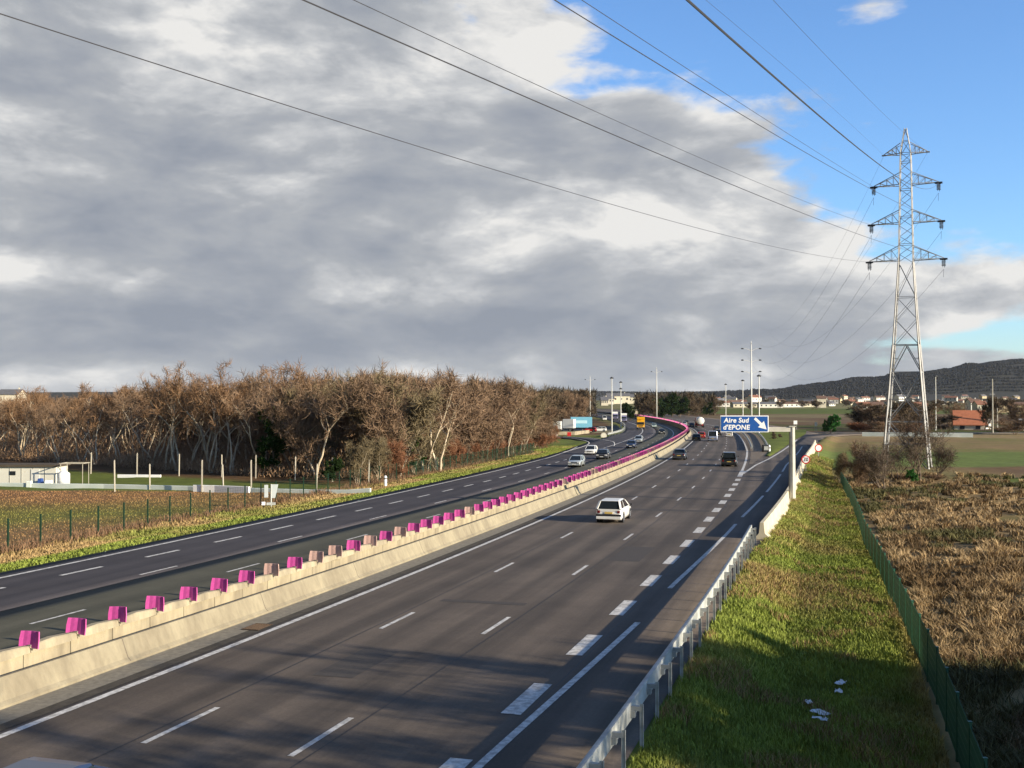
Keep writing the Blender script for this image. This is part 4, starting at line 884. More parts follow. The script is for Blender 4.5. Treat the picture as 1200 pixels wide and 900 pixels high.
mast(AT(691.5,560),560,TOPZ(440,560),1,'slim white mast rising behind the wood, left of the lamp posts',.26,.14)
lamp(AT(717,311),311,TOPZ(443,311),'taller white lamp post in the verge near the round sign by the slip road')
lamp(AT(727.5,357),357,TOPZ(448,357),'white lamp post with two lamp heads, beyond the taller one',True)
lamp(AT(889.5,270),270,TOPZ(440.5,270),'lamp post just right of the tall mast behind the blue sign')
lamp(AT(870.5,345),345,TOPZ(446,345),'thin lamp post just left of the tall mast')
lamp(AT(850.5,430),430,TOPZ(450.5,430),'thin lamp post above the left end of the blue sign')
lamp(AT(1096.5,330),330,TOPZ(441,330),'white lamp post seen just right of the pylon')
def utility_pole(x,y,top,label):
    z=float(ground(x,y)); e=empty('utility_pole',(x,y,z),0,label,'pole'); m=MB(); h=top-z; m.tube([(0,0,0),(0,0,h)],[.24,.14],8); m.build('pole',mat('pole_concrete',(.45,.43,.36),.8,.15,2.),e); b=MB(); b.box((0,0,h*.72),(1.4,.12,.12)); b.build('crossbar',STEEL,e)
utility_pole(AT(1163,299),299,TOPZ(444,299),'pale concrete utility pole right of the orange barn')
utility_pole(AT(1168.5,340),340,TOPZ(466,340),'thin pole just behind the pale concrete utility pole')
# ------------------------------------------------ blue direction sign on a cantilever gantry
BLUE=mat('sign_blue',(.008,.075,.30),.45,.06,2.,spec=.4); WHITE=mat('sign_white',(.80,.80,.78),.5,.05,3.); GBACK=mat('gantry_paint',(.52,.50,.43),.6,.12,1.5,col2=(.44,.42,.36),scale2=.8)
FONT=None
def text(body,size,m,parent,loc,name='lettering',rot=(math.pi/2,0,0),bold=.012,spacing=1.0,shear=0):
    c=bpy.data.curves.new(name,'FONT'); c.body=body; c.size=size; c.extrude=.004; c.offset=bold; c.space_character=spacing; c.shear=shear; c.align_x='CENTER'; c.align_y='CENTER'
    o=bpy.data.objects.new(name,c); COL.objects.link(o); o.parent=parent; o.location=loc; o.rotation_euler=rot; c.materials.append(m)
    bpy.context.view_layer.update(); dg=bpy.context.evaluated_depsgraph_get(); me=bpy.data.meshes.new_from_object(o.evaluated_get(dg)); me.name=name
    bpy.data.objects.remove(o); bpy.data.curves.remove(c); return link(name,me,m,parent,loc),rot
def gantry():
    D=84.; x=AT(928,D); y=D; z=float(ground(x,y)); s,d=inv(x,y); rz=-float(heading(s))*.15
    e=empty('sign_gantry',(x,y,z),rz,'pale steel cantilever post and arm over the exit lane','gantry'); top=TOPZ(500,D)-z
    m=MB(); m.tube([(0,0,0),(0,0,top)],[.27,.21],8); m.box((0,0,.15),(.7,.7,.3)); m.build('post',GBACK,e)
    L=(928-862)/1300.2*D; za=TOPZ(503.2,D)-z
    a=MB(); a.box((-L/2-.1,.0,za),(L,.3,.36)); a.build('arm',GBACK,e,bevel=.02)
    b=MB(); b.box((.0,0,top+.02),(.5,.5,.06)); b.build('cap',GBACK,e)
    W_=(900-844)/1300.2*D; Hs=(506.5-487)/1300.2*D; cx=-(928-872)/1300.2*D; zc=TOPZ(496.7,D)-z
    sg=empty('direction_sign',(x,y,z),rz,'blue motorway sign reading Aire Sud d\'EPONE with white arrow, above the road','sign')
    p=MB(); p.box((cx,-.24,zc),(W_,.06,Hs)); p.build('rim',WHITE,sg,bevel=.02)
    p=MB(); p.box((cx,-.275,zc),(W_-.13,.03,Hs-.13)); p.build('panel',BLUE,sg)
    p=MB(); p.box((cx-.9,-.17,zc),(.08,.08,Hs)).box((cx+.9,-.17,zc),(.08,.08,Hs)); p.build('bracket',STEEL,sg)
    for tx,zz in (('Aire Sud',zc+.26),("d'EPONE",zc-.27)):
        o,rot=text(tx,.50,WHITE,sg,(cx-.62,-.294,zz),bold=.014,spacing=1.06,shear=.12); o.rotation_euler=rot
    ar=MB(); c0=Vector((cx+1.22,-.294,zc)); u=Vector((.72,0,-.69)).normalized(); v=Vector((u.z,0,-u.x))
    pts=[(-.62,.10),(.02,.10),(.02,.32),(.60,0),(.02,-.32),(.02,-.10),(-.62,-.10)]
    n=len(pts); vv=[c0+u*a_+v*b_ for a_,b_ in pts]; ar.add(vv+[p_+Vector((0,.01,0)) for p_ in vv],[tuple(range(n)),tuple(range(2*n-1,n-1,-1))]+[(i,(i+1)%n,n+(i+1)%n,n+i) for i in range(n)]); ar.build('arrow',WHITE,sg)
gantry()
REDP=mat('sign_red',(.45,.02,.02),.45,.05,3.); BLACK=mat('black_paint',(.02,.02,.02),.6,.1,4.)
def round_sign(x,y,zc,r,label,txt=None,face=WHITE,ring=REDP,cat='sign',rz=0):
    z=float(ground(x,y)); e=empty('speed_sign' if txt else 'round_sign',(x,y,z),rz,label,cat); m=MB(); m.tube([(0,.05,0),(0,.05,zc-z+r*.6)],.045,8); m.build('post',GALVD,e)
    h=zc-z; m=MB(); m.tube([(0,0,h),(0,.03,h)],r,28); m.build('rim',ring,e); m=MB(); m.tube([(0,-.008,h),(0,0,h)],r*.74,28); m.build('face',face,e)
    if txt: o,rot=text(txt,r*1.15,BLACK,e,(0,-.014,h),name='numerals',bold=.01); o.rotation_euler=rot
D=118.; round_sign(AT(944,D),D,TOPZ(538.5,D),.47,'round red-rimmed speed limit sign behind the slip road barrier','70')
D=155.; round_sign(AT(959,D),D,TOPZ(525,D),.55,'smaller distant round red-rimmed sign near the end of the barrier')
D=272.; round_sign(AT(707.5,D),D,TOPZ(510.5,D),.75,'round pale sign in the grass between the slip road and left carriageway',ring=GBACK,face=mat('sign_faded',(.6,.58,.48),.6))
def board(x,y,zc,w,h,label,m,name='sign_board',cat='sign',th=.05):
    z=float(ground(x,y)); e=empty(name,(x,y,z),0,label,cat); b=MB(); b.box((-w*.35,.05,(zc-z)/2),(.08,.08,zc-z)).box((w*.35,.05,(zc-z)/2),(.08,.08,zc-z)); b.build('post',GALVD,e); b=MB(); b.box((0,0,zc-z),(w,th,h)); b.build('panel',m,e,bevel=.01)
board(AT(932,340),340,TOPZ(495,340),1.1,1.1,'small square white sign beyond the top of the gantry post',WHITE)
board(AT(956,300),300,TOPZ(497,300),.7,1.0,'small pale sign board left of the bright green conifer',GBACK)
board(AT(650,292),292,TOPZ(511,292),1.5,1.2,'white board in front of the parked motorhome by the slip road',WHITE)
board(AT(667,292),292,TOPZ(510,292),1.0,1.6,'red and white sign at the end of the slip road barrier',REDP)
def marker(x,y,h,r,label,m=None):
    z=float(ground(x,y)); e=empty('marker_post',(x,y,z),0,label,'post'); b=MB(); b.tube([(0,0,-.1),(0,0,h*.9),(0,0,h)],[r,r,r*.5],10); b.build('post',m or WHITE,e); b=MB(); b.tube([(0,0,h*.68),(0,0,h*.78)],r*1.05,10); b.build('band',BLACK,e)
x,y=rd(166.5,3.5); marker(float(x),float(y),1.7,.22,'stout white post at the nose of the gore guard rail')
marker(-12.6,110.5,1.1,.16,'small white marker post on the verge before the green mesh fence')
x,y=rd(166.,2.9); x,y=float(x),float(y); 
e=empty('crash_cushion',(x,y,float(zT(y))),0,'dark block at the nose of the gore guard rails','crash cushion'); b=MB(); b.box((0,0,.55),(.9,1.2,1.1)); b.build('body',BLACK,e,bevel=.08); b=MB(); b.box((0,-.62,.6),(.7,.03,.6)); b.build('face',GALVD,e)
# ------------------------------------------------ field furniture left
POSTC=mat('post_concrete',(.36,.33,.27),.9,.15,3.)
def concrete_post(x,y,h,label,rot=0):
    z=float(ground(x,y)); e=tag(MB().box((0,0,h/2-.1),(.12,.12,h+.2)).tube([(0,0,h),(0,0,h+.1)],[.08,.02],6).build('concrete_post',POSTC,None,bevel=0,loc=(x,y,z)),label,'post','concrete posts in the field left of the road'); e.rotation_euler=(R(rot),R(rot*.7),rr.uniform(0,1)); return e
rr=random.Random(3)
for i,px in enumerate([135,176,237,262,295,371]): 
    y=107.5 if i%2 else 105.; concrete_post(AT(px,y),y,2.4 if i%2 else 2.9,'pale concrete post standing just behind the low white wall',rr.uniform(-2,2))
for px in [107,161,210,260,300,346,390,432]:
    y=float(np.interp(px,[100,300,460],[132,124,113])); concrete_post(AT(px,y),y,2.5,'pale concrete post in the row along the foot of the wood',rr.uniform(-2,2))
WW=mat('wall_white',(.62,.66,.62),.8,.12,1.,col2=(.50,.56,.52),scale2=.5)
poly_rail('low_wall',subdiv([(-52,111),(-40,109),(-31,106.5),(-22,103),(-12.8,100.5)],4),'long low white wall across the ochre field left of the road',h=.42,m=WW,th=.3)
poly_rail('low_wall',[(-30.2,105.4),(-28,104.8),(-24.4,103.2)],'short brighter white wall piece in front of the long low wall',h=.6,m=WHITE,th=.25)
poly_rail('low_wall',[(-44.7,126),(-39.7,125.5)],'short white wall at the foot of the wood',h=.3,m=WHITE,th=.3)
def hut():
    y=113.; x0,x1=AT(-28,y),AT(66,y); z=float(ground(-48,y)); cx=(x0+x1)/2; Lw=x1-x0
    e=empty('storage_hut',(cx,y,z),0,'long low white hut with dark flat roof at the left frame edge','hut'); ww=mat('hut_white',(.55,.54,.48),.8,.06,.8)
    b=MB(); b.box((0,1.5,.95),(Lw,3,1.9)); b.build('wall',ww,e)
    b=MB(); b.box((0,1.5,2.0),(Lw+.4,3.5,.22)); b.build('roof',mat('roof_dark',(.07,.055,.04),.95,.2,2.),e)
    for u in np.linspace(-Lw/2+1.1,Lw/2-1.1,6): MB().box((u,-.02,.95),(.05,.04,1.86)).build('seam',mat('seam_grey',(.35,.34,.30),.9),e)
    d=MB(); d.box((Lw/2-2.1,-.03,.85),(.85,.06,1.6)); d.build('door',mat('door_grey',(.55,.55,.52),.7,.08,2.),e)
    w=MB(); w.box((Lw/2-4.4,-.03,1.25),(.6,.06,.4)); w.build('window',glass(),e)
hut()
def clutter(x,y,label,cols,seed):
    r=random.Random(seed); z=float(ground(x,y)); 
    for i,c in enumerate(cols):
        m=MB(); w,dp,h=r.uniform(.4,.8),r.uniform(.4,.7),r.uniform(.5,.9); m.loft([[(-w/2,-dp/2,0),(w/2,-dp/2,0),(w/2,dp/2,0),(-w/2,dp/2,0)],[(-w/2*.95,-dp/2*.95,h*.9),(w/2*.95,-dp/2*.95,h*.9),(w/2*.95,dp/2*.95,h*.9),(-w/2*.95,dp/2*.95,h*.9)],[(-w/2*.8,-dp/2*.8,h),(w/2*.8,-dp/2*.8,h),(w/2*.8,dp/2*.8,h),(-w/2*.8,dp/2*.8,h)]])
        nm_,mm=c; tag(m.build('bin',mm,None,bevel=.03,loc=(x+i*.95,y+r.uniform(-.3,.3),z)),nm_+' bin '+label,'bin')
clutter(AT(36,110.5),110.5,'standing against the front of the long white hut',[('pale grey',WW),('blue',mat('tarp_blue',(.03,.07,.25),.6)),('white',WHITE)],4)
def frame():
    y=112.; x=AT(88,y); z=float(ground(x,y)); e=empty('garden_frame',(x,y,z),0,'open white pole frame beside the right end of the hut','frame'); b=MB()
    for u in(-1.1,1.1):
        for v in(-.8,.8): b.tube([(u,v,0),(u,v,2.3)],.035,6)
    b.build('poles',POSTC,e); b=MB(); b.box((0,-.8,2.33),(2.5,.08,.08)).box((0,.8,2.33),(2.5,.08,.08)).box((-1.1,0,2.33),(.08,1.7,.08)).box((1.1,0,2.33),(.08,1.7,.08)); b.build('rails',POSTC,e)
    y=111.; x=AT(75,y); e=empty('water_tank',(x,y,z),0,'white rounded tank at the right end of the hut','tank'); b=MB(); b.tube([(0,0,.2),(0,0,1.35),(0,0,1.6)],[.62,.6,.25],14); b.build('tank',WHITE,e,True); b=MB(); b.box((0,0,.1),(1.1,1.1,.2)); b.build('base',POSTC,e)
frame()
def cabinet():
    x,y=AT(316.5,88),88.; z=float(ground(x,y)); e=empty('traffic_sign',(x,y,z),.2,'grey backs of two road signs on one post by the left fence','sign'); b=MB(); b.tube([(.1,0,0),(.1,0,1.9)],.06,8); b.box((.1,0,.35),(.7,.2,.2)); b.build('post',GALV,e)
    b=MB(); b.box((-.28,.0,1.35),(.30,.06,1.0)); b.build('panel',mat('sign_back_grey',(.46,.50,.50),.5,.08,2.,metal=.2),e,bevel=.01); b=MB(); b.loft([[(.12,-.03,.8),(.42,-.03,.8),(.42,.03,.8),(.12,.03,.8)],[(.05,-.03,1.88),(.66,-.03,1.88),(.66,.03,1.88),(.05,.03,1.88)]]); b.build('panel',MATS['sign_back_grey'],e)
    b=MB(); b.box((-.5,.02,.38),(.3,.3,.26)); b.build('box',WHITE,e,bevel=.02)
cabinet()
# litter on the verge
def litter(px,py,w,label,seed):
    r=random.Random(seed); y=None
    x,y=px,py; m=MB(); n=7; v=[]; 
    for i in range(n):
        for j in range(4): v.append(((i/(n-1)-.5)*w+r.uniform(-.02,.02),(j/3-.5)*w*.55+r.uniform(-.02,.02),.05+r.uniform(0,.07)))
    m.add(v,[(i*4+j,i*4+j+1,(i+1)*4+j+1,(i+1)*4+j) for i in range(n-1) for j in range(3)]); o=m.build('litter',mat('litter_paper',(.68,.70,.72),.8,.08,10.),None,loc=(x,y,float(ground(x,y))+.10)); mod=o.modifiers.new('thick','SOLIDIFY'); mod.thickness=.004; o.rotation_euler=(0,0,r.random()*3); tag(o,label,'litter')
LIT=[((962,843),.5,'largest scrap of pale litter lying on the verge grass'),((948,829),.3,'small scrap of litter up-left of the largest one'),((961,850),.4,'crumpled scrap of litter just below the largest one'),((986,807),.4,'thin white scrap of litter, the one farthest up the verge'),((983,817),.35,'crumpled white scrap below the thin one on the verge')]
for i,(p,w,lb) in enumerate(LIT):
    litter(*LITXY[i],w,lb,i)
# ------------------------------------------------ far buildings and hills
WALLS=[mat('house_'+n,c,.9,.08,.3) for n,c in (('cream',(.62,.57,.45)),('white',(.72,.70,.64)),('ochre',(.52,.42,.27)),('grey',(.42,.41,.38)))]
ROOFS=[mat('roof_'+n,c,.9,.2,.6) for n,c in (('tile',(.24,.11,.07)),('brown',(.15,.09,.065)),('slate',(.13,.13,.14)))]
GLS=glass('window_dark',(.03,.035,.045))
def house(x,y,w,dp,h,rh,wm,rm,rz,label,group=None,name='house',cat='house',win=2,z=None):
    z=float(ground(x,y)) if z is None else z
    e=empty(name,(x,y,z),rz,label,cat,group); b=MB(); 
    b.loft([[(-w/2,-dp/2,-1),(-w/2,-dp/2,h),(-w/2,0,h+rh),(-w/2,dp/2,h),(-w/2,dp/2,-1)],[(w/2,-dp/2,-1),(w/2,-dp/2,h),(w/2,0,h+rh),(w/2,dp/2,h),(w/2,dp/2,-1)]]); b.build('wall',wm,e)
    b=MB(); o_=.4
    for sd in(-1,1):
        t=.25; b.loft([[(-w/2-o_,sd*(dp/2+o_),h-.35),(-w/2-o_,0,h+rh+.08),(-w/2-o_,0,h+rh+.08+t),(-w/2-o_,sd*(dp/2+o_),h-.35+t)],[(w/2+o_,sd*(dp/2+o_),h-.35),(w/2+o_,0,h+rh+.08),(w/2+o_,0,h+rh+.08+t),(w/2+o_,sd*(dp/2+o_),h-.35+t)]])
    rf=b.build('roof',rm,e)
    if rh>1: b=MB(); b.box((w*.3,dp*.12,h+rh+.3),(.7,.7,1.6)); b.build('chimney',wm,rf)
    for i in range(win):
        b=MB(); b.box((-w/2+w*(i+.5)/win,-dp/2-.03,h*.55),(min(1.4,w/win*.4),.1,1.5)); b.build('window',GLS,e)
    return e
hr=random.Random(14)
def village():
    for i in range(125):
        px=hr.choice([hr.uniform(835,1010),hr.uniform(1000,1230),hr.uniform(780,860)]); y=hr.uniform(1300,2300) if px<1000 else hr.uniform(1500,2600)
        if px<860 : y=hr.uniform(1500,2500)
        base=hr.choice([0,0,0,1,2])*4.*(y/2000); wi_=hr.randrange(4); ri_=hr.randrange(3)
        house(AT(px,y),y,hr.uniform(8,17),hr.uniform(8,11),hr.uniform(3,5.5),hr.uniform(1.5,3),WALLS[wi_],ROOFS[ri_],hr.uniform(-.6,.6),'small %s house with %s roof in the far village, %s'%(('cream','white','ochre','grey')[wi_],('red tiled','brown','slate')[ri_],'right of the pylon' if px>1100 else 'behind the pylon' if px>1030 else 'left of the pylon' if px>940 else 'behind the blue sign' if px>862 else 'beyond the bend trees'),'houses of the far village',win=3,z=float(ground(AT(px,y),y))+base)
    # taller blocks and sheds that stand out
    for (px,y,w,h,wm,rm,lb) in [(902,1150,24,4.2,1,2,'long white warehouse seen just right of the tall mast'),(872,1180,26,4,0,2,'long cream warehouse behind the lamp posts above the sign'),(843,1250,22,5.,1,0,'white building with red roof above the left end of the sign'),(926,1200,26,4,1,1,'long low white building right of the warehouse'),(950,1230,22,4.2,0,1,'long low cream building in the middle of the village'),(962,1150,9,9.5,0,1,'tall cream house standing above its neighbours'),(1140,900,8,6.5,1,1,'white two-storey house with dark windows right of the pylon'),(1188,760,26,5.5,2,1,'yellow-walled shed with brown roof near the right frame edge'),(1148,880,8,5,0,0,'pinkish house beside the white two-storey house'),(808,1300,9,7,1,1,'pale house above the dark trees at the bend'),(817,1250,6,4,1,1,'small white house right of the bend trees'),(1076,900,12,4.,1,0,'cream house with red roof seen between the pylon legs'),(1010,950,12,4,1,0,'white house with red roof left of the pylon'),(1026,960,12,4,0,1,'cream house just left of the pylon')]:
        house(AT(px,y),y,w,11,h,1.5 if w>20 else 2.6,WALLS[wm],ROOFS[rm],hr.uniform(-.15,.15),lb,None,'building' if w>20 else 'house','building' if w>20 else 'house',win=5 if w>20 else 3)
    for (px,y,w,h,lb) in [(713,950,9,4,'pale building at the end of the field between the two lamp posts'),(724,960,20,6,'long sunlit cream building on the skyline left of the bend trees'),(740,990,12,5,'small pale building next to the long sunlit one'),(708,800,5,3,'tiny pale house below the skyline building'),(14,540,10,12.5,'pale building showing through the wood top at the left frame edge')]:
        house(AT(px,y),y,w,10,h,2.,WALLS[0],ROOFS[2],0.,lb,None,'building','building',win=4,z=float(ground(AT(px,y),y))+(6 if 700<px<745 else 0))
    # orange-roofed barn and its sheds
    house(AT(1136,346),346,9,8,1.6,4.0,WALLS[0],mat('roof_orange',(.46,.17,.09),.85,.15,1.),-.35,'barn with broad orange roof among the hedges at right',None,'barn','barn')
    house(AT(1152,350),350,3.5,3,2.2,1.2,WALLS[1],WALLS[1],.3,'small white shed beside the orange-roofed barn',None,'shed','shed',win=1)
    house(AT(1199,330),330,3,3,2.2,1.,WALLS[1],ROOFS[2],.3,'small white shed at the right frame edge',None,'shed','shed',win=1)
village()
for i in range(60):
    px=hr.uniform(800,1230); y=hr.uniform(900,2000); t_=tree('dark',AT(px,y),y,hr.uniform(.7,1.1),'small dark tree among the houses of the far village','trees of the far village'); t_.scale=(t_.scale[0]*1.5,t_.scale[1]*1.5,t_.scale[2]*.8)
poly_rail('low_wall',subdiv([(AT(1010,276),276),(AT(1070,272),272),(AT(1140,268),268)],6),'long pale low wall behind the pylon at the far side of the field',h=1.0,m=WW,th=.4)
def hill(name,pts,y0,depth,m,sy=8,mass=None,seed=1):
    """wooded ridge: pts (px, crest height above horizon in px)"""
    n=260; px=np.linspace(pts[0][0],pts[-1][0],n); hh=np.interp(px,[p[0] for p in pts],[p[1] for p in pts]); rows=26; V=[]
    for j in range(rows):
        t=j/(rows-1); y=y0+depth*t; x=(px-600)/1300*y; up=math.sin(min(t*1.25,1)*math.pi/2)**1.2; z=np.maximum(H+hh/1300*(y0+depth*.8)+3,-2)*up+(-4)*(1-up); z=z+(fbm(x,y+0*x,90,seed)-.5)*22*up*(hh>6); V.append(np.stack([x,y+0*x,z],1))
    V=np.concatenate(V); i=(np.arange(rows-1)[:,None]*n+np.arange(n-1)[None]).ravel(); F=np.stack([i,i+1,i+n+1,i+n],1)
    tag(link(name,np_mesh(name,V,F),m),kind='structure'); return V,n,rows
HM=mat('wooded_slope',(.022,.021,.018),1,.35,.012,col2=(.016,.018,.013),scale2=.006)
Vh,n_,r__=hill('hill',[(760,-4),(800,3),(860,5),(920,8),(960,14),(1000,20),(1035,23),(1050,27),(1075,27),(1120,33),(1160,40),(1200,41),(1260,42),(1400,38)],3000,900,HM)
def hill_trees(V,n,rows,N,seed,name,label,col):
    r=np.random.default_rng(seed); i=r.integers(0,n-1,N); j=(r.random(N)**.8*(rows-6)).astype(int)+4; a=V[j*n+i]; b=V[j*n+i+1]; t=r.random((N,1)); P=a*(1-t)+b*t; P[:,1]+=r.uniform(-15,15,N); k=P[:,2]>4; P=P[k]; N=len(P)
    # each crown: a small rough dome of 5x3 facets
    m_=6; S=r.uniform(2.5,5,N); th=np.arange(m_)/m_*2*np.pi; Vs=[]
    for q,(rr_,zz) in enumerate(((.75,-.3),(1.,.25),(.62,.8))):
        jit=r.uniform(.75,1.2,(N,m_)); Vs.append(np.stack([P[:,0:1]+np.cos(th)*rr_*S[:,None]*jit*.7,P[:,1:2]+np.sin(th)*rr_*S[:,None]*jit*.7,P[:,2:3]+zz*S[:,None]*.9+0*jit],2))
    top=P+np.stack([0*S,0*S,S*1.05],1); VV=np.concatenate([np.concatenate(Vs,1),top[:,None,:]],1); st=3*m_+1; k0=np.arange(N)[:,None]*st; F=[]
    for q in range(2):
        for u in range(m_):
            v=(u+1)%m_; A,B,C_,D_=q*m_+u,q*m_+v,(q+1)*m_+v,(q+1)*m_+u; F+= [(A,B,C_),(A,C_,D_)]
    for u in range(m_): F.append((2*m_+u,2*m_+(u+1)%m_,3*m_))
    F=np.array(F)[None]+k0[:,:,None]; c=np.repeat(np.array([col])*(r.uniform(.9,1.12,(N,1))),st,0)
    tag(link(name,np_mesh(name,VV.reshape(-1,3),F.reshape(-1,3),c),BLADE),label,'wood',None,'stuff')
hill_trees(Vh,n_,r__,42000,3,'wood','dark far wood covering the hill behind the pylon',(.014,.015,.016))
Vh,n_,r__=hill('hill',[(300,-2),(420,2),(560,4),(640,6),(720,6),(770,5),(840,6),(900,7),(960,3)],4200,1000,HM,seed=4)
hill_trees(Vh,n_,r__,7000,5,'wood','low far wooded ridge on the horizon behind the motorway',(.020,.020,.021))
Vh,n_,r__=hill('hill',[(-300,2),(0,5),(200,6),(400,3)],3000,800,HM,seed=7)
# ------------------------------------------------ vehicles
TYRE=mat('tyre_rubber',(.02,.02,.02),.85,.1,10.); RIM=mat('wheel_metal',(.45,.46,.47),.35,.08,5.,metal=.8); LAMPG=mat('lamp_clear',(.62,.62,.60),.15,.05,5.,spec=.7); LAMPR=mat('lamp_red',(.14,.01,.01),.25,.05,5.,spec=.6); TRIM=mat('plastic_black',(.025,.025,.027),.6,.1,8.); PLY=mat('plate_yellow',(.60,.42,.10),.5,.05,20.); PLW=mat('plate_white',(.65,.65,.62),.5,.05,20.)
def paint(n,c,metal=.0): return mat('paint_'+n,c,.32,.05,2.,metal=metal,spec=.5,coat=.6)
KIND={ # length,width,height; side profile (y from rear to front: lower belt z, roof line)
 'hatch':dict(L=4.15,W=1.66,H=1.42,belt=.90,hood=.84,tail=0.02,rw=.42,rf=1.85,wf=.95,tailz=.92,gr=.14),
 'sedan':dict(L=4.5,W=1.74,H=1.42,belt=.90,hood=.86,tail=.75,rw=.62,rf=1.9,wf=1.0,tailz=.95,gr=.16),
 'suv':dict(L=4.5,W=1.82,H=1.72,belt=1.08,hood=1.02,tail=.02,rw=.28,rf=2.1,wf=.8,tailz=1.08,gr=.14),
 'van':dict(L=5.0,W=1.95,H=2.1,belt=1.15,hood=1.08,tail=.02,rw=.16,rf=3.2,wf=.85,tailz=1.15,gr=.08)}
def car(kind,pm,label,s=None,d=None,away=True,z=0,xy=None,rz=None,plate=None,name='car',cat='car',estate=True):
    K=KIND[kind]; L,Wd,Hh=K['L'],K['W'],K['H']; hw=Wd/2
    if xy is None: x,y,zz=P3(s,d,z); h=-float(heading(s))+(0 if away else math.pi)
    else: x,y=xy; zz=float(zT(y))+z; h=rz
    e=empty(name,(x,y,zz),h,label,cat)
    # local: +Y = forward, origin centre on ground
    y0=-L/2; y1=L/2
    belt=K['belt']; rt=y0+K['tail']; rw=rt+K['rw']; rf=rw+K['rf']; wf=rf+K['wf']
    # lower body: stations along y with (halfwidth, zlow, zbelt)
    st=[(y0,.80,.42,.62),(y0+.04,.92,.26,.74),(y0+.18,.97,.22,K['tailz']),(rt+.5,1.,.20,belt),(0,1.,.20,belt),(wf-.1,1.,.20,K['hood']+.03),(y1-.45,.97,.22,K['hood']-.07),(y1-.10,.90,.25,K['hood']-.17),(y1,.76,.36,.56)]
    secs=[]
    for (yy,w,zl,zb) in st:
        a=hw*w; secs.append([(-a*.93,yy,zl),(a*.93,yy,zl),(a,yy,zl+.16),(a,yy,zb-.16),(a*.955,yy,zb-.02),(a*.87,yy,zb+.012),(-a*.87,yy,zb+.012),(-a*.955,yy,zb-.02),(-a,yy,zb-.16),(-a,yy,zl+.16)])
    b=MB(); b.loft(secs); body=b.build('body',pm,e,bevel=0); 
    for p in body.data.polygons: p.use_smooth=True
    g=K['gr']; rh=hw-.06-g; bh=hw-.05
    # roof and pillars
    b=MB(); b.loft([[(-rh,rw-.03,Hh-.07),(rh,rw-.03,Hh-.07),(rh-.08,rw-.03,Hh-.035),(-rh+.08,rw-.03,Hh-.035)],[(-rh,rw+.2,Hh-.06),(rh,rw+.2,Hh-.06),(rh-.10,rw+.2,Hh),(-rh+.10,rw+.2,Hh)],[(-rh,rf-.25,Hh-.06),(rh,rf-.25,Hh-.06),(rh-.10,rf-.25,Hh-.005),(-rh+.10,rf-.25,Hh-.005)],[(-rh,rf+.03,Hh-.09),(rh,rf+.03,Hh-.09),(rh-.08,rf+.03,Hh-.05),(-rh+.08,rf+.03,Hh-.05)]])
    for sd in(-1,1):
        for (yb,yt,w_) in ((rt+.04,rw,.13),(wf,rf,.08),(rw+K['rf']*.52,rw+K['rf']*.50,.09)): b.bar((sd*(bh-.03),yb,belt-.03),(sd*(rh-.03),yt,Hh-.10),w_)
    if kind=='hatch' and estate: b.box((0,rt+.05,belt-.08),(bh*1.7,.1,.14))
    b.build('roof',pm,e)
    gi=.022
    def pane(name,q):
        m=MB(); c=sum((Vector(p) for p in q),Vector())/4; nrm=(Vector(q[1])-Vector(q[0])).cross(Vector(q[3])-Vector(q[0])).normalized()*.012
        m.add([Vector(p)+nrm for p in q]+[Vector(p)-nrm for p in q],[(0,1,2,3),(7,6,5,4),(0,4,5,1),(1,5,6,2),(2,6,7,3),(3,7,4,0)]); return m.build(name,glass(),e)
    pane('rear_window',[(-bh+.1,rt+.05,belt),(bh-.1,rt+.05,belt),(rh-.05,rw-.02,Hh-.07),(-rh+.05,rw-.02,Hh-.07)])
    pane('windscreen',[(-bh+.06,wf,belt-.03),(bh-.06,wf,belt-.03),(rh-.03,rf+.02,Hh-.08),(-rh+.03,rf+.02,Hh-.08)])
    for sd in(-1,1): pane('side_window',[(sd*(bh-.03),rt+.12,belt),(sd*(bh-.03),wf-.06,belt),(sd*(rh-.01),rf,Hh-.07),(sd*(rh-.01),rw+.06,Hh-.07)])
    # interior fill so panes are not see-through to nothing
    b=MB(); b.loft([[(-bh+.16,rt+.28,belt-.04),(bh-.16,rt+.28,belt-.04),(bh-.16,wf-.25,belt-.04),(-bh+.16,wf-.25,belt-.04)],[(-rh+.1,rw+.1,Hh-.09),(rh-.1,rw+.1,Hh-.09),(rh-.1,rf-.1,Hh-.1),(-rh+.1,rf-.1,Hh-.1)]]); b.build('interior',TRIM,e)
    R_=.31 if kind in('hatch','sedan') else .36
    for yy in (y0+.78,y1-.82):
        for sd in(-1,1):
            w=MB(); w.tube([(sd*(hw-.20),yy,R_),(sd*(hw-.19),yy,R_),(sd*(hw-.02),yy,R_),(sd*(hw+.005),yy,R_)],[R_*.9,R_,R_,R_*.9],18); wo=w.build('wheel',TYRE,e)
            w=MB(); w.tube([(sd*(hw-.03),yy,R_),(sd*(hw+.018),yy,R_)],[R_*.6,R_*.56],14); w.build('rim',RIM,wo)
            a=MB(); a.tube([(sd*(hw-.30),yy,R_+.02),(sd*(hw+.004),yy,R_+.02)],R_+.06,18); a.build('wheel_arch',TRIM,e)
    for sd in(-1,1):
        m=MB(); m.box((sd*(hw*.76),y0+.03,.72 if kind!='sedan' else .74),(.17 if kind!='van' else .12,.08,.17 if kind=='hatch' else .2)); m.build('taillight',LAMPR,e,bevel=.01)
        m=MB(); m.box((sd*(hw*.70),y1-.03,.62),(.34,.10,.16)); m.build('headlight',LAMPG,e,bevel=.02)
        m=MB(); m.box((sd*(hw+.10),wf-.22,belt+.05),(.17,.09,.12)); m.build('mirror',TRIM,e,bevel=.02)
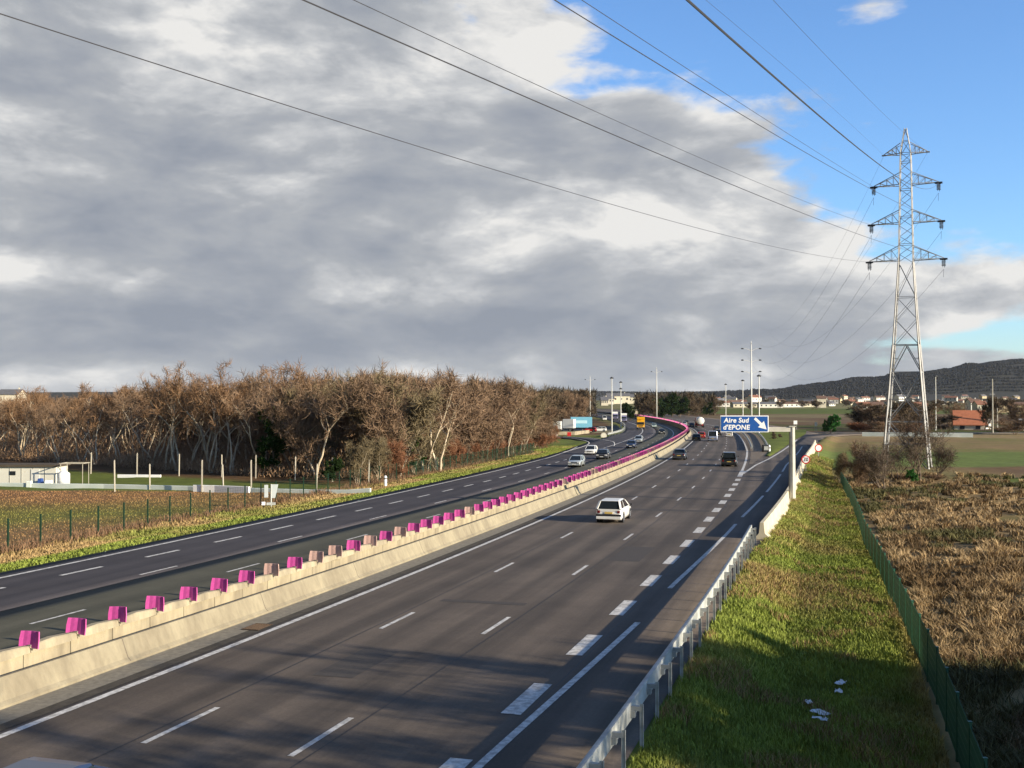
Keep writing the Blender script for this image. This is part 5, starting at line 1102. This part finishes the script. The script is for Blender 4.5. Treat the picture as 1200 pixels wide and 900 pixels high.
    m=MB(); m.box((0,y0-.03,.515),(Wd*.95,.11,.12)); m.build('bumper_strip',TRIM,e); 
    m=MB(); m.box((0,y0-.02,.36),(Wd*.95,.14,.18)); m.build('rear_bumper',pm,e,bevel=.03)
    m=MB(); m.box((0,y1-.01,.36),(Wd*.92,.13,.20)); m.build('front_bumper',pm,e,bevel=.03); m=MB(); m.box((0,y1-.015,.60),(.75,.08,.11)); m.build('grille',TRIM,e)
    pz=.66 if kind=='hatch' else .60
    m=MB(); m.box((0,y0-.035+.02,pz),(.5,.03,.11)); m.build('number_plate',plate or PLY,e); m=MB(); m.box((0,y1+.06,.40),(.5,.02,.11)); m.build('number_plate',PLW,e)
    return e
WH=paint('white',(.74,.74,.70)); SIL=paint('silver',(.42,.46,.46),.3); DGR=paint('dark_grey',(.06,.065,.075),.3); NAV=paint('navy',(.02,.03,.07),.2); RED_=paint('red',(.42,.02,.02)); BLK=paint('black',(.012,.014,.014),.1); LBL_=paint('blue_grey',(.22,.26,.36),.2); TEAL=paint('teal',(.40,.52,.48)); 
car('hatch',WH,'white hatchback with black bumper strip driving away in the middle lane',57.1,-5.85,plate=PLY)
car('sedan',DGR,'dark grey saloon driving away beside the far end of the median barrier',139.,-8.8)
car('suv',BLK,'black off-roader driving away near the exit nose',124.,-1.75)
car('van',LBL_,'blue-grey van driving away left of the blue sign',219.,-6.3,name='van',cat='van')
car('hatch',RED_,'red hatchback driving away along the far inner lane',239,-9.0)
car('sedan',BLK,'black saloon just behind the red hatchback',221,-9.7)
car('hatch',WH,'white car driving away just under the blue sign',249,-2.9)
car('sedan',BLK,'dark car ahead of the white one under the sign',262,-5.4)
car('sedan',DGR,'dark grey car in the centre lane beyond the blue-grey van',305,-4.6)
car('sedan',SIL,'small silver car beyond the red hatchback by the bend',372,-10.6)
car('sedan',NAV,'dark navy car far ahead by the bend',352,-9.5)
car('hatch',DGR,'dark car in the far distance on the bend',402,-7.5)
car('hatch',WH,'tiny white car farthest along the right carriageway',560,-6.5)
car('hatch',SIL,'silver hatchback driving toward the camera on the left carriageway',127.5,-21.2,away=False,z=LW)
car('sedan',DGR,'dark grey estate following beside the white car, toward the camera',149.,-20.6,away=False,z=LW)
car('hatch',WH,'white hatchback coming off the rest area slip road',163.,-24.4,away=False,z=LW)
car('hatch',NAV,'navy car toward the camera on the left carriageway ahead of the yellow lorry',191.,-20.6,away=False,z=LW)
car('hatch',SIL,'silver car half hidden behind the navy car',222.,-21.8,away=False,z=LW)
car('sedan',BLK,'small black car on the inner lane inside the pink bend',292.,-19.8,away=False,z=LW)
car('hatch',TEAL,'pale green car beside the yellow lorry',372.,-20.9,away=False,z=LW)
car('van',WH,'white van coming toward the camera left of the lilac lorries',505.,-33.,away=False,z=LW,name='van',cat='van')
car('sedan',paint('steel_blue',(.03,.045,.09)),'blue car passing under the bridge at the bottom left corner',1.42,-5.0)
car('hatch',RED_,'red car parked in front of the blue lorry trailer',xy=(22.5,322),rz=1.4,z=LW)
car('hatch',WH,'white car parked at the right end of the blue lorry trailer',xy=(25.7,326),rz=1.5,z=LW)
def lorry(label,cabm,boxm,s=None,d=None,away=True,z=0,xy=None,rz=None,L=9.,Wd=2.5,Hb=3.7,tank=False,roofm=None,box=True,stripe=None,cab=True,camper=False):
    if xy is None: x,y,zz=P3(s,d,z); h=-float(heading(s))+(0 if away else math.pi)
    else: x,y=xy; zz=float(zT(y))+z; h=rz
    e=empty('lorry' if not camper else 'motorhome',(x,y,zz),h,label,'lorry' if not camper else 'motorhome'); hw=Wd/2; y1=L/2; cl=2.1 if cab else 0
    m=MB(); m.box((0,-.1,.85),(.9,L-.6,.25)); m.build('chassis',TRIM,e)
    if cab:
        m=MB(); ch=2.9 if not camper else 2.5; m.loft([[(-hw,y1-cl,.5),(hw,y1-cl,.5),(hw,y1-cl,ch),(-hw,y1-cl,ch)],[(-hw,y1-.5,.5),(hw,y1-.5,.5),(hw-.08,y1-.5,ch),(-hw+.08,y1-.5,ch)],[(-hw+.02,y1-.05,.45),(hw-.02,y1-.05,.45),(hw-.12,y1-.25,ch-.25),(-hw+.12,y1-.25,ch-.25)]]); cb=m.build('cab',cabm,e,bevel=.05)
        m=MB(); m.loft([[(-hw+.15,y1-.08,1.55),(hw-.15,y1-.08,1.55),(hw-.22,y1-.2,2.35),(-hw+.22,y1-.2,2.35)],[(-hw+.15,y1-.02,1.55),(hw-.15,y1-.02,1.55),(hw-.22,y1-.14,2.35),(-hw+.22,y1-.14,2.35)]]); m.build('windscreen',glass(),e)
        for sd in(-1,1): MB().box((sd*(hw-.01),y1-.9,1.95),(.05,.8,.7)).build('side_window',glass(),e); MB().box((sd*(hw-.35),y1-.02,.75),(.35,.08,.2)).build('headlight',LAMPG,e); MB().box((sd*(hw+.18),y1-.2,2.0),(.12,.12,.5)).build('mirror',TRIM,e)
        MB().box((0,y1-.0,.55),(Wd-.1,.12,.35)).build('bumper',TRIM,e); MB().box((0,y1-.04,1.15),(1.4,.06,.3)).build('grille',TRIM,e)
    bl=L-cl-.25
    if tank: m=MB(); m.tube([(0,-L/2,2.15),(0,-L/2+.25,2.15),(0,-L/2+bl-.25,2.15),(0,-L/2+bl,2.15)],[.9,1.22,1.22,.9],20); m.build('tank',boxm,e,True)
    elif box:
        m=MB(); m.box((0,-L/2+bl/2,(1.05+Hb)/2),(Wd,bl,Hb-1.05)); bx=m.build('cargo_box',boxm,e,bevel=.04)
        m=MB(); m.box((0,-L/2-.02,(1.15+Hb)/2),(Wd-.25,.05,Hb-1.4)); m.build('rear_door',boxm,bx)
        if stripe: MB().box((hw+.012,-L/2+bl/2,(1.3+Hb)/2),(.02,bl*.55,.9)).build('marking',stripe,bx); MB().box((-hw-.012,-L/2+bl/2,(1.3+Hb)/2),(.02,bl*.55,.9)).build('marking',stripe,bx)
        if camper: MB().box((0,y1-1.4,2.85),(Wd,1.8,.75)).build('overcab',boxm,e,bevel=.1)
        if roofm: MB().box((0,y1-cl/2-.1,Hb-.35),(Wd-.1,cl*.8,.9)).build('wind_deflector',roofm,e,bevel=.1)
    for yy in ([-L/2+.9,-L/2+2.1] if L>7.5 else [-L/2+1.])+([y1-1.2] if cab else []):
        for sd in(-1,1):
            w=MB(); w.tube([(sd*(hw-.35),yy,.5),(sd*(hw-.02),yy,.5)],.5,16); wo=w.build('wheel',TYRE,e); MB().tube([(sd*(hw-.03),yy,.5),(sd*(hw+.01),yy,.5)],.27,12).build('rim',RIM,wo)
    for sd in(-1,1): MB().box((sd*(hw-.3),-L/2-.04,.85),(.3,.06,.15)).build('taillight',LAMPR,e)
    return e
YEL=paint('yellow',(.72,.36,.01)); CRM=paint('cream',(.62,.55,.42)); LIL=paint('lilac',(.20,.19,.32)); SKYB=paint('sky_blue',(.17,.42,.56)); 
lorry('yellow lorry coming toward the camera on the left carriageway',YEL,YEL,346,-26.,away=False,z=LW,roofm=YEL,Hb=3.9)
lorry('lorry with round white tank driving away beyond the red car',RED_,WH,352,-6.9,tank=True)
lorry('cream box lorry driving away around the distant bend',CRM,CRM,606,-7.5,Hb=4.)
lorry('lilac grey lorry coming toward the camera, nearer of the two by the guard rail',LIL,LIL,462,-27.5,away=False,z=LW,roofm=WH)
lorry('lilac lorry with white roof behind the nearer lilac one',LIL,WH,520,-27.,away=False,z=LW)
lorry('white motorhome parked nearest the wood in the lorry park',WH,WH,xy=(11.0,317),rz=1.35,z=LW,L=6.2,Wd=2.2,Hb=3.2,camper=True)
lorry('white lorry cab and box parked between the motorhome and blue trailer',WH,WH,xy=(15.6,325),rz=1.25,z=LW,L=5.6,Hb=3.7)
lorry('pale blue lorry trailer with lighter panel on its side, parked',SKYB,SKYB,xy=(20.6,333),rz=1.5708,z=LW,L=6.6,Hb=4.2,cab=False,stripe=paint('pale_blue',(.45,.68,.76)))
# ------------------------------------------------ air: thin even haze round the whole scene
def haze():
    V=[(x,y,z) for x in(-9600,9600) for y in(-9600,9600) for z in(-12,260)]
    m=bpy.data.materials.new('haze_air'); m.use_nodes=True; nt=m.node_tree; nt.nodes.clear(); o=nt.nodes.new('ShaderNodeOutputMaterial'); v=nt.nodes.new('ShaderNodeVolumePrincipled')
    v.inputs['Color'].default_value=(.78,.85,.95,1); v.inputs['Density'].default_value=.00002; v.inputs['Anisotropy'].default_value=.2; nt.links.new(v.outputs[0],o.inputs['Volume'])
    mb=MB(); mb.add(V,[(0,1,3,2),(4,6,7,5),(0,4,5,1),(2,3,7,6),(0,2,6,4),(1,5,7,3)]); ob=mb.build('haze',m); tag(ob,kind='stuff')
haze()
